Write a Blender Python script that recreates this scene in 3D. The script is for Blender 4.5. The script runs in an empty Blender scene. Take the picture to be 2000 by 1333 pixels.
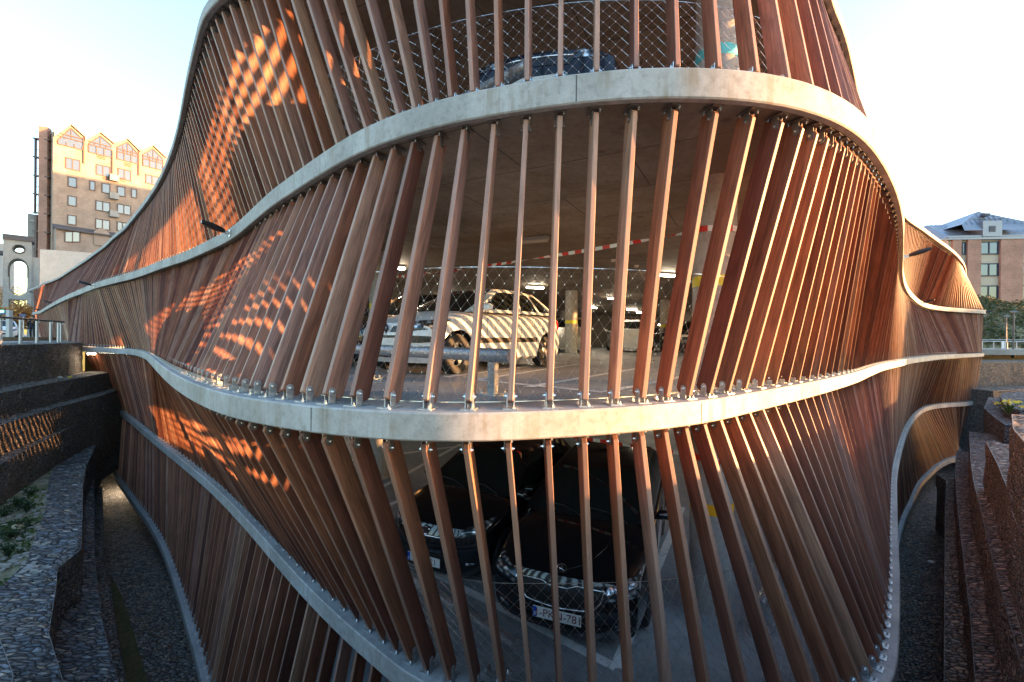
import bpy, bmesh, math, random
import numpy as np
from mathutils import Vector, Matrix
from mathutils.bvhtree import BVHTree
random.seed(7)
R = math.radians
sc = bpy.context.scene
col = sc.collection
# ------------------------------------------------------------------ camera
CAMZ = 0.52                       # eye above the middle parking deck (deck top = 0)
cd = bpy.data.cameras.new('camera'); cam = bpy.data.objects.new('camera', cd); col.objects.link(cam)
cd.sensor_width = 36; cd.lens = 16.0; cd.clip_start = 0.05; cd.clip_end = 3000
CM = Matrix.Rotation(R(90-0.19), 4, 'X') @ Matrix.Rotation(R(0.628), 4, 'Z')
cam.matrix_world = Matrix.Translation((0, 0, CAMZ)) @ CM
sc.camera = cam
# ------------------------------------------------------------------ sky and sun
SUN_AZ, SUN_EL = -1.5, 3.9        # azimuth from +X towards +Y
w = bpy.data.worlds.new('World'); sc.world = w; w.use_nodes = True
wn = w.node_tree.nodes; wl = w.node_tree.links
sky = wn.new('ShaderNodeTexSky'); sky.sky_type = 'NISHITA'; sky.sun_disc = False
sky.sun_elevation = R(SUN_EL); sky.sun_rotation = R(90-SUN_AZ)
sky.air_density = 1.0; sky.dust_density = 1.1; sky.ozone_density = 1.9
wl.new(sky.outputs[0], wn['Background'].inputs[0]); wn['Background'].inputs[1].default_value = 0.15
sl = bpy.data.lights.new('sun', 'SUN'); sl.energy = 2.8; sl.angle = R(0.6); sl.color = (1.0, 0.49, 0.19)
so = bpy.data.objects.new('sun', sl); col.objects.link(so)
sd = Vector((math.cos(R(SUN_AZ))*math.cos(R(SUN_EL)), math.sin(R(SUN_AZ))*math.cos(R(SUN_EL)), math.sin(R(SUN_EL))))
so.rotation_euler = sd.to_track_quat('Z', 'Y').to_euler(); so.location = sd*40
vs = sc.view_settings; vs.view_transform = 'Standard'; vs.look = 'None'; vs.gamma = 1; vs.exposure = 3.45
sc.cycles.max_bounces = 7; sc.cycles.diffuse_bounces = 5; sc.cycles.transparent_max_bounces = 12
sc.cycles.use_denoising = True
# ------------------------------------------------------------------ measuring: a picture point on a known height, depth or wall
F = 2000*16/36
CR = CM.to_3x3()
def ray(px, py):
    return CR @ Vector(((px-1000)/F, (666.5-py)/F, -1))
def P(px, py, z):                 # on the horizontal plane z (world)
    r = ray(px, py); t = (z-CAMZ)/r.z
    return (r.x*t, r.y*t)
def D(px, py, Y):                 # at depth Y
    r = ray(px, py); t = Y/r.y
    return Vector((r.x*t, Y, CAMZ+r.z*t))
def W(px, py, p0, n):             # on a vertical wall through p0 with normal n
    r = ray(px, py); n = Vector((n[0], n[1], 0)); t = (Vector((p0[0], p0[1], 0)).dot(n))/r.dot(n)
    return Vector((r.x*t, r.y*t, CAMZ+r.z*t))
def proj(p):
    v = CR.transposed() @ (Vector(p)-Vector((0, 0, CAMZ)))
    if v.z > -0.01: return None
    return (1000+v.x/-v.z*F, 666.5-v.y/-v.z*F, -v.z)
# ------------------------------------------------------------------ materials
def mat(name, colr=(.5,.5,.5), rough=.6, metal=0., spec=.5, emis=None, es=1., coat=0., alpha=None):
    m = bpy.data.materials.new(name); m.use_nodes = True
    b = m.node_tree.nodes['Principled BSDF']
    b.inputs['Base Color'].default_value = (*colr, 1); b.inputs['Roughness'].default_value = rough
    b.inputs['Metallic'].default_value = metal; b.inputs['Specular IOR Level'].default_value = spec
    b.inputs['Coat Weight'].default_value = coat
    if emis: b.inputs['Emission Color'].default_value = (*emis, 1); b.inputs['Emission Strength'].default_value = es
    if alpha is not None: b.inputs['Alpha'].default_value = alpha
    return m
class NB:                          # small node helper
    def __init__(s, m): s.m = m; s.n = m.node_tree.nodes; s.l = m.node_tree.links; s.b = s.n['Principled BSDF']
    def co(s, kind='Object', scale=(1,1,1), rot=(0,0,0)):
        t = s.n.new('ShaderNodeTexCoord'); mp = s.n.new('ShaderNodeMapping')
        mp.inputs['Scale'].default_value = scale; mp.inputs['Rotation'].default_value = rot
        s.l.new(t.outputs[kind], mp.inputs[0]); return mp.outputs[0]
    def noise(s, co, scale, detail=4, rough=.55, dist=0.):
        t = s.n.new('ShaderNodeTexNoise'); t.inputs['Scale'].default_value = scale; t.inputs['Detail'].default_value = detail
        t.inputs['Roughness'].default_value = rough; t.inputs['Distortion'].default_value = dist
        s.l.new(co, t.inputs['Vector']); return t.outputs['Fac']
    def vor(s, co, scale, feature='F1', rnd=1., out='Color'):
        t = s.n.new('ShaderNodeTexVoronoi'); t.feature = feature; t.inputs['Scale'].default_value = scale
        t.inputs['Randomness'].default_value = rnd; s.l.new(co, t.inputs['Vector']); return t.outputs[out]
    def ramp(s, fac, stops, interp='LINEAR'):
        t = s.n.new('ShaderNodeValToRGB'); e = t.color_ramp; e.interpolation = interp
        while len(e.elements) < len(stops): e.elements.new(.5)
        for el, (p, c) in zip(e.elements, stops):
            el.position = p; el.color = (*c, 1) if len(c) == 3 else c
        s.l.new(fac, t.inputs[0]); return t.outputs[0]
    def mix(s, a, b, fac, mode='MIX'):
        t = s.n.new('ShaderNodeMix'); t.data_type = 'RGBA'; t.blend_type = mode
        for v, i in ((fac, 0), (a, 6), (b, 7)):
            if isinstance(v, (int, float)): t.inputs[i].default_value = v
            elif isinstance(v, tuple): t.inputs[i].default_value = (*v, 1)
            else: s.l.new(v, t.inputs[i])
        return t.outputs[2]
    def math(s, a, b, op='MULTIPLY'):
        t = s.n.new('ShaderNodeMath'); t.operation = op
        for v, i in ((a, 0), (b, 1)):
            if isinstance(v, (int, float)): t.inputs[i].default_value = v
            else: s.l.new(v, t.inputs[i])
        return t.outputs[0]
    def attr(s, name, out='Fac'):
        t = s.n.new('ShaderNodeAttribute'); t.attribute_name = name; return t.outputs[out]
    def bump(s, h, strength=.3, dist=.01):
        t = s.n.new('ShaderNodeBump'); t.inputs['Strength'].default_value = strength; t.inputs['Distance'].default_value = dist
        s.l.new(h, t.inputs['Height']); s.l.new(t.outputs[0], s.b.inputs['Normal'])
    def base(s, c): s.l.new(c, s.b.inputs['Base Color'])
    def rough(s, c): s.l.new(c, s.b.inputs['Roughness'])
M = {}
# timber: the board's tone comes from the 'tone' attribute, the grain runs along UV v
m = M['wood'] = mat('timber', rough=.42, spec=.45); k = NB(m)
tone = k.attr('tone'); uv = k.co('UV', (1, 1, 1))
uvg = k.co('UV', (60, 1.6, 1)); uvf = k.co('UV', (300, 6, 1)); uvk = k.co('UV', (7, .8, 1))
c = k.ramp(tone, [(0, (.085,.032,.024)), (.2, (.145,.052,.034)), (.42, (.205,.076,.042)), (.62, (.29,.122,.066)), (.8, (.285,.155,.122)), (1, (.40,.23,.145))])
g = k.noise(uvg, 1.0, 6, .6, 1.2); g2 = k.noise(uvf, 1.0, 3, .6); g3 = k.noise(uvk, 1.0, 3, .5, 2.5)
c = k.mix(c, k.ramp(g, [(.28, (.38,.34,.32)), (.5, (.95,.95,.95)), (.72, (1.45,1.4,1.35))]), .85, 'MULTIPLY')
c = k.mix(c, k.ramp(g3, [(.35, (.55,.5,.48)), (.5, (1,1,1)), (.62, (1.25,1.2,1.15))]), .55, 'MULTIPLY')
c = k.mix(c, k.ramp(g2, [(.3, (.75,.72,.7)), (.7, (1.15,1.15,1.15))]), .6, 'MULTIPLY')
c = k.mix(c, (.31,.20,.15), k.math(k.attr('weather'), .55))  # paler outer edges: sky and sun on them put into the colour, with weathering
k.base(c); k.bump(k.mix(g, g2, .5), .25, .002); k.rough(k.ramp(g, [(0, (.45,)*3), (1, (.7,)*3)]))
# fair-faced concrete
def concrete(name, a, b, joints=0., stain=.5, rust=False, rough=.75):
    m = mat(name, rough=rough, spec=.35); k = NB(m)
    co = k.co('Object'); n1 = k.noise(co, 1.1, 6, .6, .4); n2 = k.noise(co, 14, 5, .65); n3 = k.noise(co, 70, 3, .6)
    c = k.mix(a, b, k.ramp(n1, [(.35, (0,)*3), (.65, (1,)*3)]))
    c = k.mix(c, k.ramp(n2, [(.3, (.68,.66,.63)), (.5, (1,1,1)), (.75, (1.12,1.12,1.12))]), .8, 'MULTIPLY')
    c = k.mix(c, k.ramp(n3, [(.3, (.86,)*3), (.6, (1.04,)*3)]), .6, 'MULTIPLY')
    pores = k.vor(co, 38, 'F1', 1., 'Distance'); pm = k.noise(co, 5, 2)
    c = k.mix(c, (.10,.09,.08), k.math(k.ramp(pores, [(.06, (1,)*3), (.12, (0,)*3)]), k.ramp(pm, [(.5, (0,)*3), (.62, (.6,)*3)])))
    if stain:                      # run-off streaks
        st = k.noise(k.co('Object', (11, 11, .9)), 1.0, 4, .65); st2 = k.noise(co, 2.2, 2)
        c = k.mix(c, (.23,.19,.14) if rust else (.2,.19,.17), k.math(k.math(k.ramp(st, [(.47, (0,)*3), (.68, (1,)*3)]), k.ramp(st2, [(.38, (0,)*3), (.6, (1,)*3)])), stain))
    if rust:
        st = k.noise(k.co('Object', (5, 5, .5)), 1.6, 4, .7); st2 = k.noise(co, 1.3, 2)
        c = k.mix(c, (.40,.22,.10), k.math(k.math(k.ramp(st, [(.6, (0,)*3), (.8, (1,)*3)]), k.ramp(st2, [(.5, (0,)*3), (.7, (1,)*3)])), .45))
    if joints:
        t = k.n.new('ShaderNodeTexBrick'); t.offset = .5; t.inputs['Scale'].default_value = 1.
        t.inputs['Brick Width'].default_value = 2.4; t.inputs['Row Height'].default_value = 1.2; t.inputs['Mortar Size'].default_value = .009
        t.inputs['Mortar Smooth'].default_value = .3
        k.l.new(k.co('Object', (1,1,1), (0, 0, R(28))), t.inputs['Vector'])
        c = k.mix(c, (.05,.045,.04), k.math(t.outputs['Fac'], joints))
        big = k.noise(k.co('Object', (1,1,1), (0,0,R(28))), .6, 5, .7, 1.0)
        c = k.mix(c, (.15,.095,.05), k.math(k.ramp(big, [(.45, (0,)*3), (.66, (1,)*3)]), .65)); sp = k.vor(k.co(), 1.7, 'F1', 1., 'Distance'); c = k.mix(c, (.08,.06,.045), k.math(k.ramp(sp, [(.05, (1,)*3), (.11, (0,)*3)]), .6))
    k.base(c); k.bump(k.mix(n2, n3, .5), .25, .004); return m
M['edge'] = concrete('edge_concrete', (.27,.262,.246), (.41,.405,.395), 0, .8, True)
M['soffit'] = concrete('soffit_concrete', (.21,.18,.145), (.31,.27,.22), .9, 0)
M['floor'] = concrete('floor_concrete', (.22,.23,.24), (.33,.335,.34), 0, 0, rough=.5)
M['col'] = concrete('column_concrete', (.34,.32,.29), (.44,.42,.39), 0, .5)
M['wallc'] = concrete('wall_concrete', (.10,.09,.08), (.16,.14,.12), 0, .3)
M['palec'] = concrete('pale_concrete', (.46,.455,.44), (.54,.53,.51), 0, .2)
M['greyc'] = concrete('grey_concrete', (.30,.29,.27), (.38,.36,.33), 0, .4)
M['street'] = concrete('street_paving', (.22,.21,.20), (.30,.29,.27), 0, 0)
M['zinc'] = mat('galvanised_steel', (.52,.54,.55), .38, .85); k = NB(M['zinc'])
k.base(k.mix((.38,.41,.43), (.62,.63,.64), k.ramp(k.vor(k.co('Object'), 60), [(.2, (0,)*3), (.8, (1,)*3)]))); k.rough(k.ramp(k.noise(k.co(), 25, 3), [(.3, (.28,)*3), (.7, (.55,)*3)]))
M['zincdark'] = mat('dull_steel', (.16,.15,.15), .5, .7)
M['bolt'] = mat('bolt_steel', (.75,.75,.74), .25, .95)
M['wire'] = mat('stainless_wire', (.72,.70,.66), .3, .9)
M['paintline'] = mat('road_paint', (.62,.62,.60), .6); k = NB(M['paintline'])
k.base(k.mix((.74,.74,.72), (.42,.42,.41), k.ramp(k.noise(k.co(), 9, 6, .7), [(.52, (0,)*3), (.7, (1,)*3)])))
M['yellow'] = mat('yellow_band', (.72,.62,.03), .45); M['orange'] = mat('amber_band', (.80,.40,.01), .45); M['teal'] = mat('turquoise_band', (.10,.55,.58), .45)
M['red'] = mat('tape_red', (.62,.03,.02), .4); M['white'] = mat('tape_white', (.78,.78,.76), .4)
M['lampon'] = mat('lit_tube', (1,1,1), .4, emis=(1.,.84,.62), es=14.0)
M['lampoff'] = mat('dim_tube', (.45,.43,.38), .3)
M['lampbody'] = mat('lamp_housing', (.35,.34,.31), .5)
M['black'] = mat('black_plastic', (.012,.012,.013), .35)
M['darkmetal'] = mat('dark_metal', (.05,.048,.05), .4, .6)
M['railgrey'] = mat('rail_paint', (.55,.56,.57), .4, .3)
M['inside0'] = mat('joint_dark', (.06,.055,.05), .9)
# gabion: flat slate rubble held by wire; faces facing up show broader stones
def gabion(name, dark, mid, light, s):
    m = mat(name, rough=.8, spec=.3); k = NB(m)
    co0 = k.co('Object')
    wob = k.n.new('ShaderNodeTexNoise'); wob.inputs['Scale'].default_value = 2.2; k.l.new(co0, wob.inputs['Vector'])
    vm = k.n.new('ShaderNodeVectorMath'); vm.operation = 'MULTIPLY_ADD'; vm.inputs[1].default_value = (.07,.07,.03)
    k.l.new(wob.outputs['Color'], vm.inputs[0]); k.l.new(co0, vm.inputs[2])
    mp = k.n.new('ShaderNodeMapping'); mp.inputs['Scale'].default_value = s; mp.inputs['Rotation'].default_value = (0,0,R(20)); k.l.new(vm.outputs[0], mp.inputs[0])
    co = mp.outputs[0]
    v = k.vor(co, 1., 'F1', .95); d = k.vor(co, 1., 'DISTANCE_TO_EDGE', .95, 'Distance')
    sep = k.n.new('ShaderNodeSeparateColor'); k.l.new(v, sep.inputs[0])
    c = k.ramp(sep.outputs[0], [(0, dark), (.45, mid), (.8, mid), (.97, light)])
    c = k.mix(c, k.ramp(sep.outputs[1], [(0, (.85,.95,1.1)), (.5, (1,1,1)), (1, (1.25,1.0,.8))]), .8, 'MULTIPLY')
    c = k.mix(c, k.ramp(k.noise(co0, 30, 4, .7), [(.3, (.7,)*3), (.7, (1.2,)*3)]), .7, 'MULTIPLY')
    c = k.mix((.004,.004,.004), c, k.ramp(d, [(.0, (0,)*3), (.10, (1,)*3)]))
    k.base(c)
    h = k.math(k.ramp(d, [(0, (0,)*3), (.25, (1,)*3)]), k.math(sep.outputs[2], .7, 'ADD')); h = k.math(h, k.math(k.noise(co0, 22, 4), .35), 'ADD')
    k.bump(h, 1., .05); return m
M['gab'] = gabion('slate_rubble', (.10,.106,.118), (.23,.235,.245), (.50,.47,.42), (5.5, 15, 28))
M['gabwarm'] = gabion('brown_slate_rubble', (.115,.094,.088), (.27,.215,.20), (.44,.36,.32), (7, 19, 30))
M['gabdark'] = gabion('walled_slate', (.14,.125,.112), (.30,.265,.235), (.44,.39,.34), (9, 13, 34))
m = M['soil'] = mat('terrace_soil', rough=.95); k = NB(m)
co = k.co(); n1 = k.noise(co, 1.6, 6, .65); n2 = k.noise(co, 18, 5, .7)
c = k.mix((.10,.11,.045), (.27,.24,.16), k.ramp(n1, [(.42, (0,)*3), (.58, (1,)*3)])); c = k.mix(c, (.42,.39,.32), k.ramp(n2, [(.58, (0,)*3), (.7, (1,)*3)]))
k.base(c); k.bump(n2, .8, .03)
m = M['ditch'] = mat('ditch_grass', rough=.95); k = NB(m); n1 = k.noise(k.co(), 7, 6, .7)
k.base(k.mix((.045,.06,.02), (.13,.085,.03), k.ramp(n1, [(.4, (0,)*3), (.6, (1,)*3)]))); k.bump(n1, 1, .05)
def brick(name, a, b, mort, sc_=1.):
    m = mat(name, rough=.85); k = NB(m); t = k.n.new('ShaderNodeTexBrick'); t.inputs['Scale'].default_value = sc_
    t.inputs['Color1'].default_value = (*a, 1); t.inputs['Color2'].default_value = (*b, 1); t.inputs['Mortar'].default_value = (*mort, 1)
    t.inputs['Brick Width'].default_value = .34; t.inputs['Row Height'].default_value = .11; t.inputs['Mortar Size'].default_value = .014
    k.l.new(k.co('UV'), t.inputs['Vector'])
    n = k.noise(k.co('UV'), .5, 5, .65); n2 = k.noise(k.co('UV', (1, 3, 1)), 2.5, 4, .6)
    c = k.mix(t.outputs['Color'], k.ramp(n, [(.35, (.72,.70,.68)), (.6, (1.1,1.08,1.05))]), .8, 'MULTIPLY')
    c = k.mix(c, k.ramp(n2, [(.3, (.82,)*3), (.7, (1.12,)*3)]), .8, 'MULTIPLY'); k.base(c); return m
M['brick'] = brick('yellow_brick', (.40,.29,.225), (.34,.245,.185), (.36,.29,.25))
M['redbrick'] = brick('red_brick', (.40,.22,.17), (.35,.185,.14), (.36,.26,.21))
M['winglass'] = mat('window_glass', (.13,.15,.17), .08, .0, .9); M['winglass'].node_tree.nodes['Principled BSDF'].inputs['Metallic'].default_value = .55
M['winframe'] = mat('window_frame', (.10,.055,.045), .5); M['winframe2'] = mat('blue_window_frame', (.035,.045,.075), .5)
M['trim'] = mat('cream_render', (.47,.41,.32), .8)
M['roofslate'] = mat('roof_tiles', (.10,.085,.085), .75)
m = M['metalroof'] = mat('zinc_roof', (.22,.25,.30), .4, .5); k = NB(m)
M['leaf'] = mat('leaf', (.06,.10,.03), .6); M['leaf2'] = mat('ivy_leaf', (.055,.085,.03), .6); M['leafaut'] = mat('autumn_leaf', (.40,.20,.05), .7); M['leafdark'] = mat('evergreen_leaf', (.03,.05,.025), .6)
for nm, cs in (('leaf', ((.035,.06,.02), (.10,.15,.04))), ('leaf2', ((.025,.065,.014), (.10,.06,.02))), ('leafaut', ((.22,.09,.02), (.55,.32,.12))), ('leafdark', ((.02,.035,.02), (.05,.08,.03)))):
    k = NB(M[nm]); k.base(k.mix(cs[0], cs[1], k.ramp(k.noise(k.co(), 3, 4, .7), [(.35, (0,)*3), (.65, (1,)*3)])))
for nm in ('leaf','leaf2','leafaut','leafdark'): M[nm].node_tree.nodes['Principled BSDF'].inputs['Specular IOR Level'].default_value = .15
M['bark'] = mat('bark', (.09,.065,.045), .9)
# ------------------------------------------------------------------ mesh helper
class MB:
    def __init__(s): s.v = []; s.f = []; s.uv = []; s.mi = []; s.tn = []; s.wt = []; s.cur = 0; s.tone = .5; s.weather = 0.
    def face(s, idx, uv=None):
        s.f.append(idx); s.uv.append(uv or [(0, 0)]*len(idx)); s.mi.append(s.cur); s.tn.append(s.tone); s.wt.append(s.weather)
    def poly(s, pts, uv=None):
        b = len(s.v); s.v += [tuple(p) for p in pts]; s.face(list(range(b, b+len(pts))), uv)
    def quad(s, a, b, c, d): s.poly([a, b, c, d])
    def box(s, c, ax, ay, az):     # centre, half-axis vectors
        c, ax, ay, az = map(Vector, (c, ax, ay, az)); b = len(s.v)
        for i in (-1, 1):
            for j in (-1, 1):
                for q in (-1, 1): s.v.append(tuple(c+ax*i+ay*j+az*q))
        for q in ((0,1,3,2), (4,6,7,5), (0,4,5,1), (2,3,7,6), (0,2,6,4), (1,5,7,3)): s.face([b+i for i in q])
    def abox(s, x0, x1, y0, y1, z0, z1):
        s.box(((x0+x1)/2, (y0+y1)/2, (z0+z1)/2), ((x1-x0)/2, 0, 0), (0, (y1-y0)/2, 0), (0, 0, (z1-z0)/2))
    def tube(s, pts, r, n=8, cap=True):
        pts = [Vector(p) for p in pts]; rings = []
        rr = r if isinstance(r, (list, tuple)) else [r]*len(pts)
        for i, p in enumerate(pts):
            t = (pts[min(i+1, len(pts)-1)]-pts[max(i-1, 0)]).normalized()
            a = t.orthogonal().normalized() if i == 0 else (a-t*a.dot(t)).normalized()
            bb = t.cross(a); b0 = len(s.v); rings.append(b0)
            for q in range(n):
                th = 2*math.pi*q/n; s.v.append(tuple(p+(a*math.cos(th)+bb*math.sin(th))*rr[i]))
        for i in range(len(pts)-1):
            for q in range(n):
                s.face([rings[i]+q, rings[i]+(q+1) % n, rings[i+1]+(q+1) % n, rings[i+1]+q])
        if cap: s.face([rings[0]+q for q in range(n)][::-1]); s.face([rings[-1]+q for q in range(n)])
    def prism(s, poly, z0, z1):    # poly: list of (x,y), ccw
        n = len(poly); b = len(s.v)
        s.v += [(x, y, z0) for x, y in poly]+[(x, y, z1) for x, y in poly]
        s.face([b+i for i in range(n)][::-1], [poly[i] for i in range(n)][::-1]); s.face([b+n+i for i in range(n)], list(poly))
        u = 0
        for i in range(n):
            j = (i+1) % n; L = math.dist(poly[i], poly[j])
            s.face([b+i, b+j, b+n+j, b+n+i], [(u, z0), (u+L, z0), (u+L, z1), (u, z1)]); u += L
    def build(s, name, mats, parent=None, smooth=False, angle=None):
        me = bpy.data.meshes.new(name); me.from_pydata(s.v, [], s.f)
        for mm in (mats if isinstance(mats, (list, tuple)) else [mats]): me.materials.append(M[mm] if isinstance(mm, str) else mm)
        me.polygons.foreach_set('material_index', s.mi)
        ul = me.uv_layers.new(name='UVMap'); flat = [c for f in s.uv for p in f for c in p]; ul.data.foreach_set('uv', flat)
        if any(t != .5 for t in s.tn) or any(s.wt):
            a = me.attributes.new('tone', 'FLOAT', 'FACE'); a.data.foreach_set('value', s.tn)
            a = me.attributes.new('weather', 'FLOAT', 'FACE'); a.data.foreach_set('value', s.wt)
        if smooth: me.polygons.foreach_set('use_smooth', [True]*len(me.polygons))
        if angle is not None: me.set_sharp_from_angle(angle=R(angle))
        me.update(); o = bpy.data.objects.new(name, me); col.objects.link(o)
        if parent: o.parent = parent; o.matrix_parent_inverse = Matrix.Identity(4)
        return o
def tag(o, label, cat, group=None):
    o['label'] = label; o['category'] = cat
    if group: o['group'] = group
    return o
def kind(o, kd): o['kind'] = kd; return o
def empty(name, loc=(0,0,0), rz=0.):
    o = bpy.data.objects.new(name, None); col.objects.link(o); o.location = loc; o.rotation_euler = (0, 0, rz); o.empty_display_size = .2; return o
def copy_tree(o, parent=None):
    c = o.copy(); col.objects.link(c)
    if parent: c.parent = parent
    for ch in [q for q in bpy.data.objects if q.parent == o]: copy_tree(ch, c)
    return c
def relabel(o, s): o['label'] = s
# ================================================================== THE CAR PARK
THL = {3: .17, 2: .25, 1: .205, 0: .22, -1: .22}   # deck edge thickness
ZT = {3: 5.5, 2: 2.75, 1: 0., 0: -2.75, -1: -5.5}
def catmull(pts, step=.12):
    pts = [Vector(p) for p in pts]; pts = [2*pts[0]-pts[1]]+pts+[2*pts[-1]-pts[-2]]; out = []
    for i in range(1, len(pts)-2):
        p0, p1, p2, p3 = pts[i-1:i+3]
        t0 = 0; t1 = t0+max((p1-p0).length, 1e-4)**.5; t2 = t1+max((p2-p1).length, 1e-4)**.5; t3 = t2+max((p3-p2).length, 1e-4)**.5
        n = max(2, int((p2-p1).length/step))
        for j in range(n):
            t = t1+(t2-t1)*j/n
            A1 = p0*((t1-t)/(t1-t0))+p1*((t-t0)/(t1-t0)); A2 = p1*((t2-t)/(t2-t1))+p2*((t-t1)/(t2-t1)); A3 = p2*((t3-t)/(t3-t2))+p3*((t-t2)/(t3-t2))
            B1 = A1*((t2-t)/(t2-t0))+A2*((t-t0)/(t2-t0)); B2 = A2*((t3-t)/(t3-t1))+A3*((t-t1)/(t3-t1))
            out.append(B1*((t2-t)/(t2-t1))+B2*((t-t1)/(t2-t1)))
    out.append(pts[-2]); return out
def smooth(pts, it=3):
    for _ in range(it):
        pts = [pts[0]]+[(pts[i-1]+pts[i]*2+pts[i+1])/4 for i in range(1, len(pts)-1)]+[pts[-1]]
    return pts
class Curve2:
    def __init__(s, pts, it=8):
        p = smooth(catmull(pts), it); s.p = p
        a = np.array([(q.x, q.y) for q in p]); d = np.r_[0, np.cumsum(np.hypot(*np.diff(a, axis=0).T))]
        s.a = a; s.d = d; s.L = d[-1]
    def at(s, l): return Vector((np.interp(l, s.d, s.a[:, 0]), np.interp(l, s.d, s.a[:, 1])))
    def tan(s, l, e=.25): return (s.at(min(l+e, s.L))-s.at(max(l-e, 0))).normalized()
    def nor(s, l, e=.25): t = s.tan(l, e); return Vector((t.y, -t.x))      # outwards
    def byx(s, x): return float(np.interp(x, s.a[:, 0], s.d))
def pp(lst, z): return [P(x, y, z) for x, y in lst]
T1 = [(295,696),(310,710),(332,726),(370,746),(420,764),(470,776),(520,783),(570,790),(620,795),(680,800),(760,805),(840,808),(920,808),(1000,806),(1080,803),(1160,800),(1240,795),(1320,789),(1400,780),(1482,765.5),(1565,750.5),(1620,739.5),(1675,726.5)]
q1 = pp(T1, 0)
C1 = Curve2([(-51.5,52),(-50,48.5),(-42,41),(-31,31.5),(-24.5,25),(-19.9,20.4),(-18,19.3),(-16,18.2),(-13.95,16.7),(-11.4,14.1),(-9.1,11.45)]+q1[1:]+[(7.9,10.0),(10,12.2),(12.2,14.3),(14.8,16.8),(17.9,19.5),(21.4,22.4),(25,25),(28.2,27.3),(29.5,28.5),(30.1,30.3)])
T2 = [(69,613),(80,606),(105,590),(131,576),(159,564),(187,552),(220,542),(262,530),(322,506),(360,492),(405,470),(439,452),(461,436),(494,405),(530,371),(566,344),(602,317),(638,292),(674,268),(710,248.6),(746,232),(782,218),(818,206),(854,194.5),(890,184),(980,166.5),(1070,150),(1160,138.6),(1250,131),(1340,129.5),(1430,133),(1520,143),(1565,154),(1610,170),(1655,192),(1690,222),(1710,248),(1727,277),(1745,316),(1759,362),(1765,400),(1766.5,440),(1765.5,480),(1764,518),(1768,545),(1775,562),(1785,575),(1797,586),(1814,594),(1842,599.5),(1871,602),(1899,604)]
C2 = Curve2([(-53,54)]+pp(T2, 2.75)+[(30.6,29.4),(31.8,31.5)])
T3 = [(69.5,571),(75,558),(84.5,552.5),(99,548),(116,540),(131,530),(150,517),(169,504),(187,490),(203,478),(220,461),(240,444),(262,417.5),(285,387),(308,350),(326,309),(338,275),(349,230),(357,185),(368,126),(382.5,65),(404,0)]
T3b = [(1632.5,0),(1645.6,28.6),(1656.6,66),(1665.4,105.6),(1674,149.6),(1684,198),(1696,229)]
T3c = [(1768,415.6),(1785,431),(1802,442.7),(1822,458),(1842,472.6),(1862,488),(1876,502.6),(1885,517),(1888.5,534)]
C3 = Curve2([(-54,56)]+pp(T3, 5.5)+[(-2.9,5.75),(-1.7,5.2),(-.4,4.85),(1.0,4.75),(2.4,4.95),(3.6,5.55)]+pp(T3b, 5.5)+[(10.5,12.6)]+pp(T3c, 5.5))
T0 = [(202,781.5),(243,809),(286,844),(329,878),(372,912),(415,948),(458,990),(501,1036),(544,1085),(587,1132),(630,1175),(673,1216),(716,1252),(759,1288),(802,1323)]
T0b = [(1746,1333),(1754,1287),(1758,1200),(1758,1125),(1755,1062),(1753,1000),(1752.5,925),(1758,889),(1766,857),(1777,829),(1794,806),(1818,793),(1858,788),(1891,786),(1907,781),(1912.7,773)]
C0 = Curve2([(-27,31),(-23.5,26.5)]+pp(T0, -2.75)+[(-.3,4.08),(.6,3.85),(1.7,3.72),(2.8,3.88)]+pp(T0b, -2.75)+[(29.4,30)])
Tm = [(202,893),(226,932),(256,975),(286,1016),(312,1061),(333,1117),(350,1172),(368,1233),(385,1297),(393,1333)]
Tmb = [(1757,1060),(1766,1020),(1774,1000),(1781,986),(1790,963),(1799,945),(1817,925),(1835,909),(1853,899),(1875,891)]
Cm = Curve2([(-27,31),(-23.5,26.5)]+pp(Tm, -5.5)+[(-4.2,6.6),(-2.9,5.5),(-1.2,4.7),(.6,4.3),(2.4,4.5),(4.2,5.6),(6.6,8.2),(9.2,11)]+pp(Tmb, -5.5)+[(28.5,29)])
CV = {3: C3, 2: C2, 1: C1, 0: C0, -1: Cm}
garage = empty('parking_garage', (0, 6, -6.7))
tag(garage, 'curving multi-storey car park wrapped in twisted brown timber slats between wavy concrete decks', 'car park')
GI = Matrix.Translation((0, -6, 6.7))
def gpart(mb, name, mats, parent=None, **kw):
    o = mb.build(name, mats, None, **kw); o.parent = parent or garage
    if not parent: o.matrix_parent_inverse = GI
    return o
YB = 44.
def resamp(c, step=.2, off=0.):
    n = int(c.L/step); out = []
    for i in range(n+1):
        l = c.L*i/n; p = c.at(l)
        out.append(p if not off else p-c.nor(l)*off)
    return out
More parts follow.
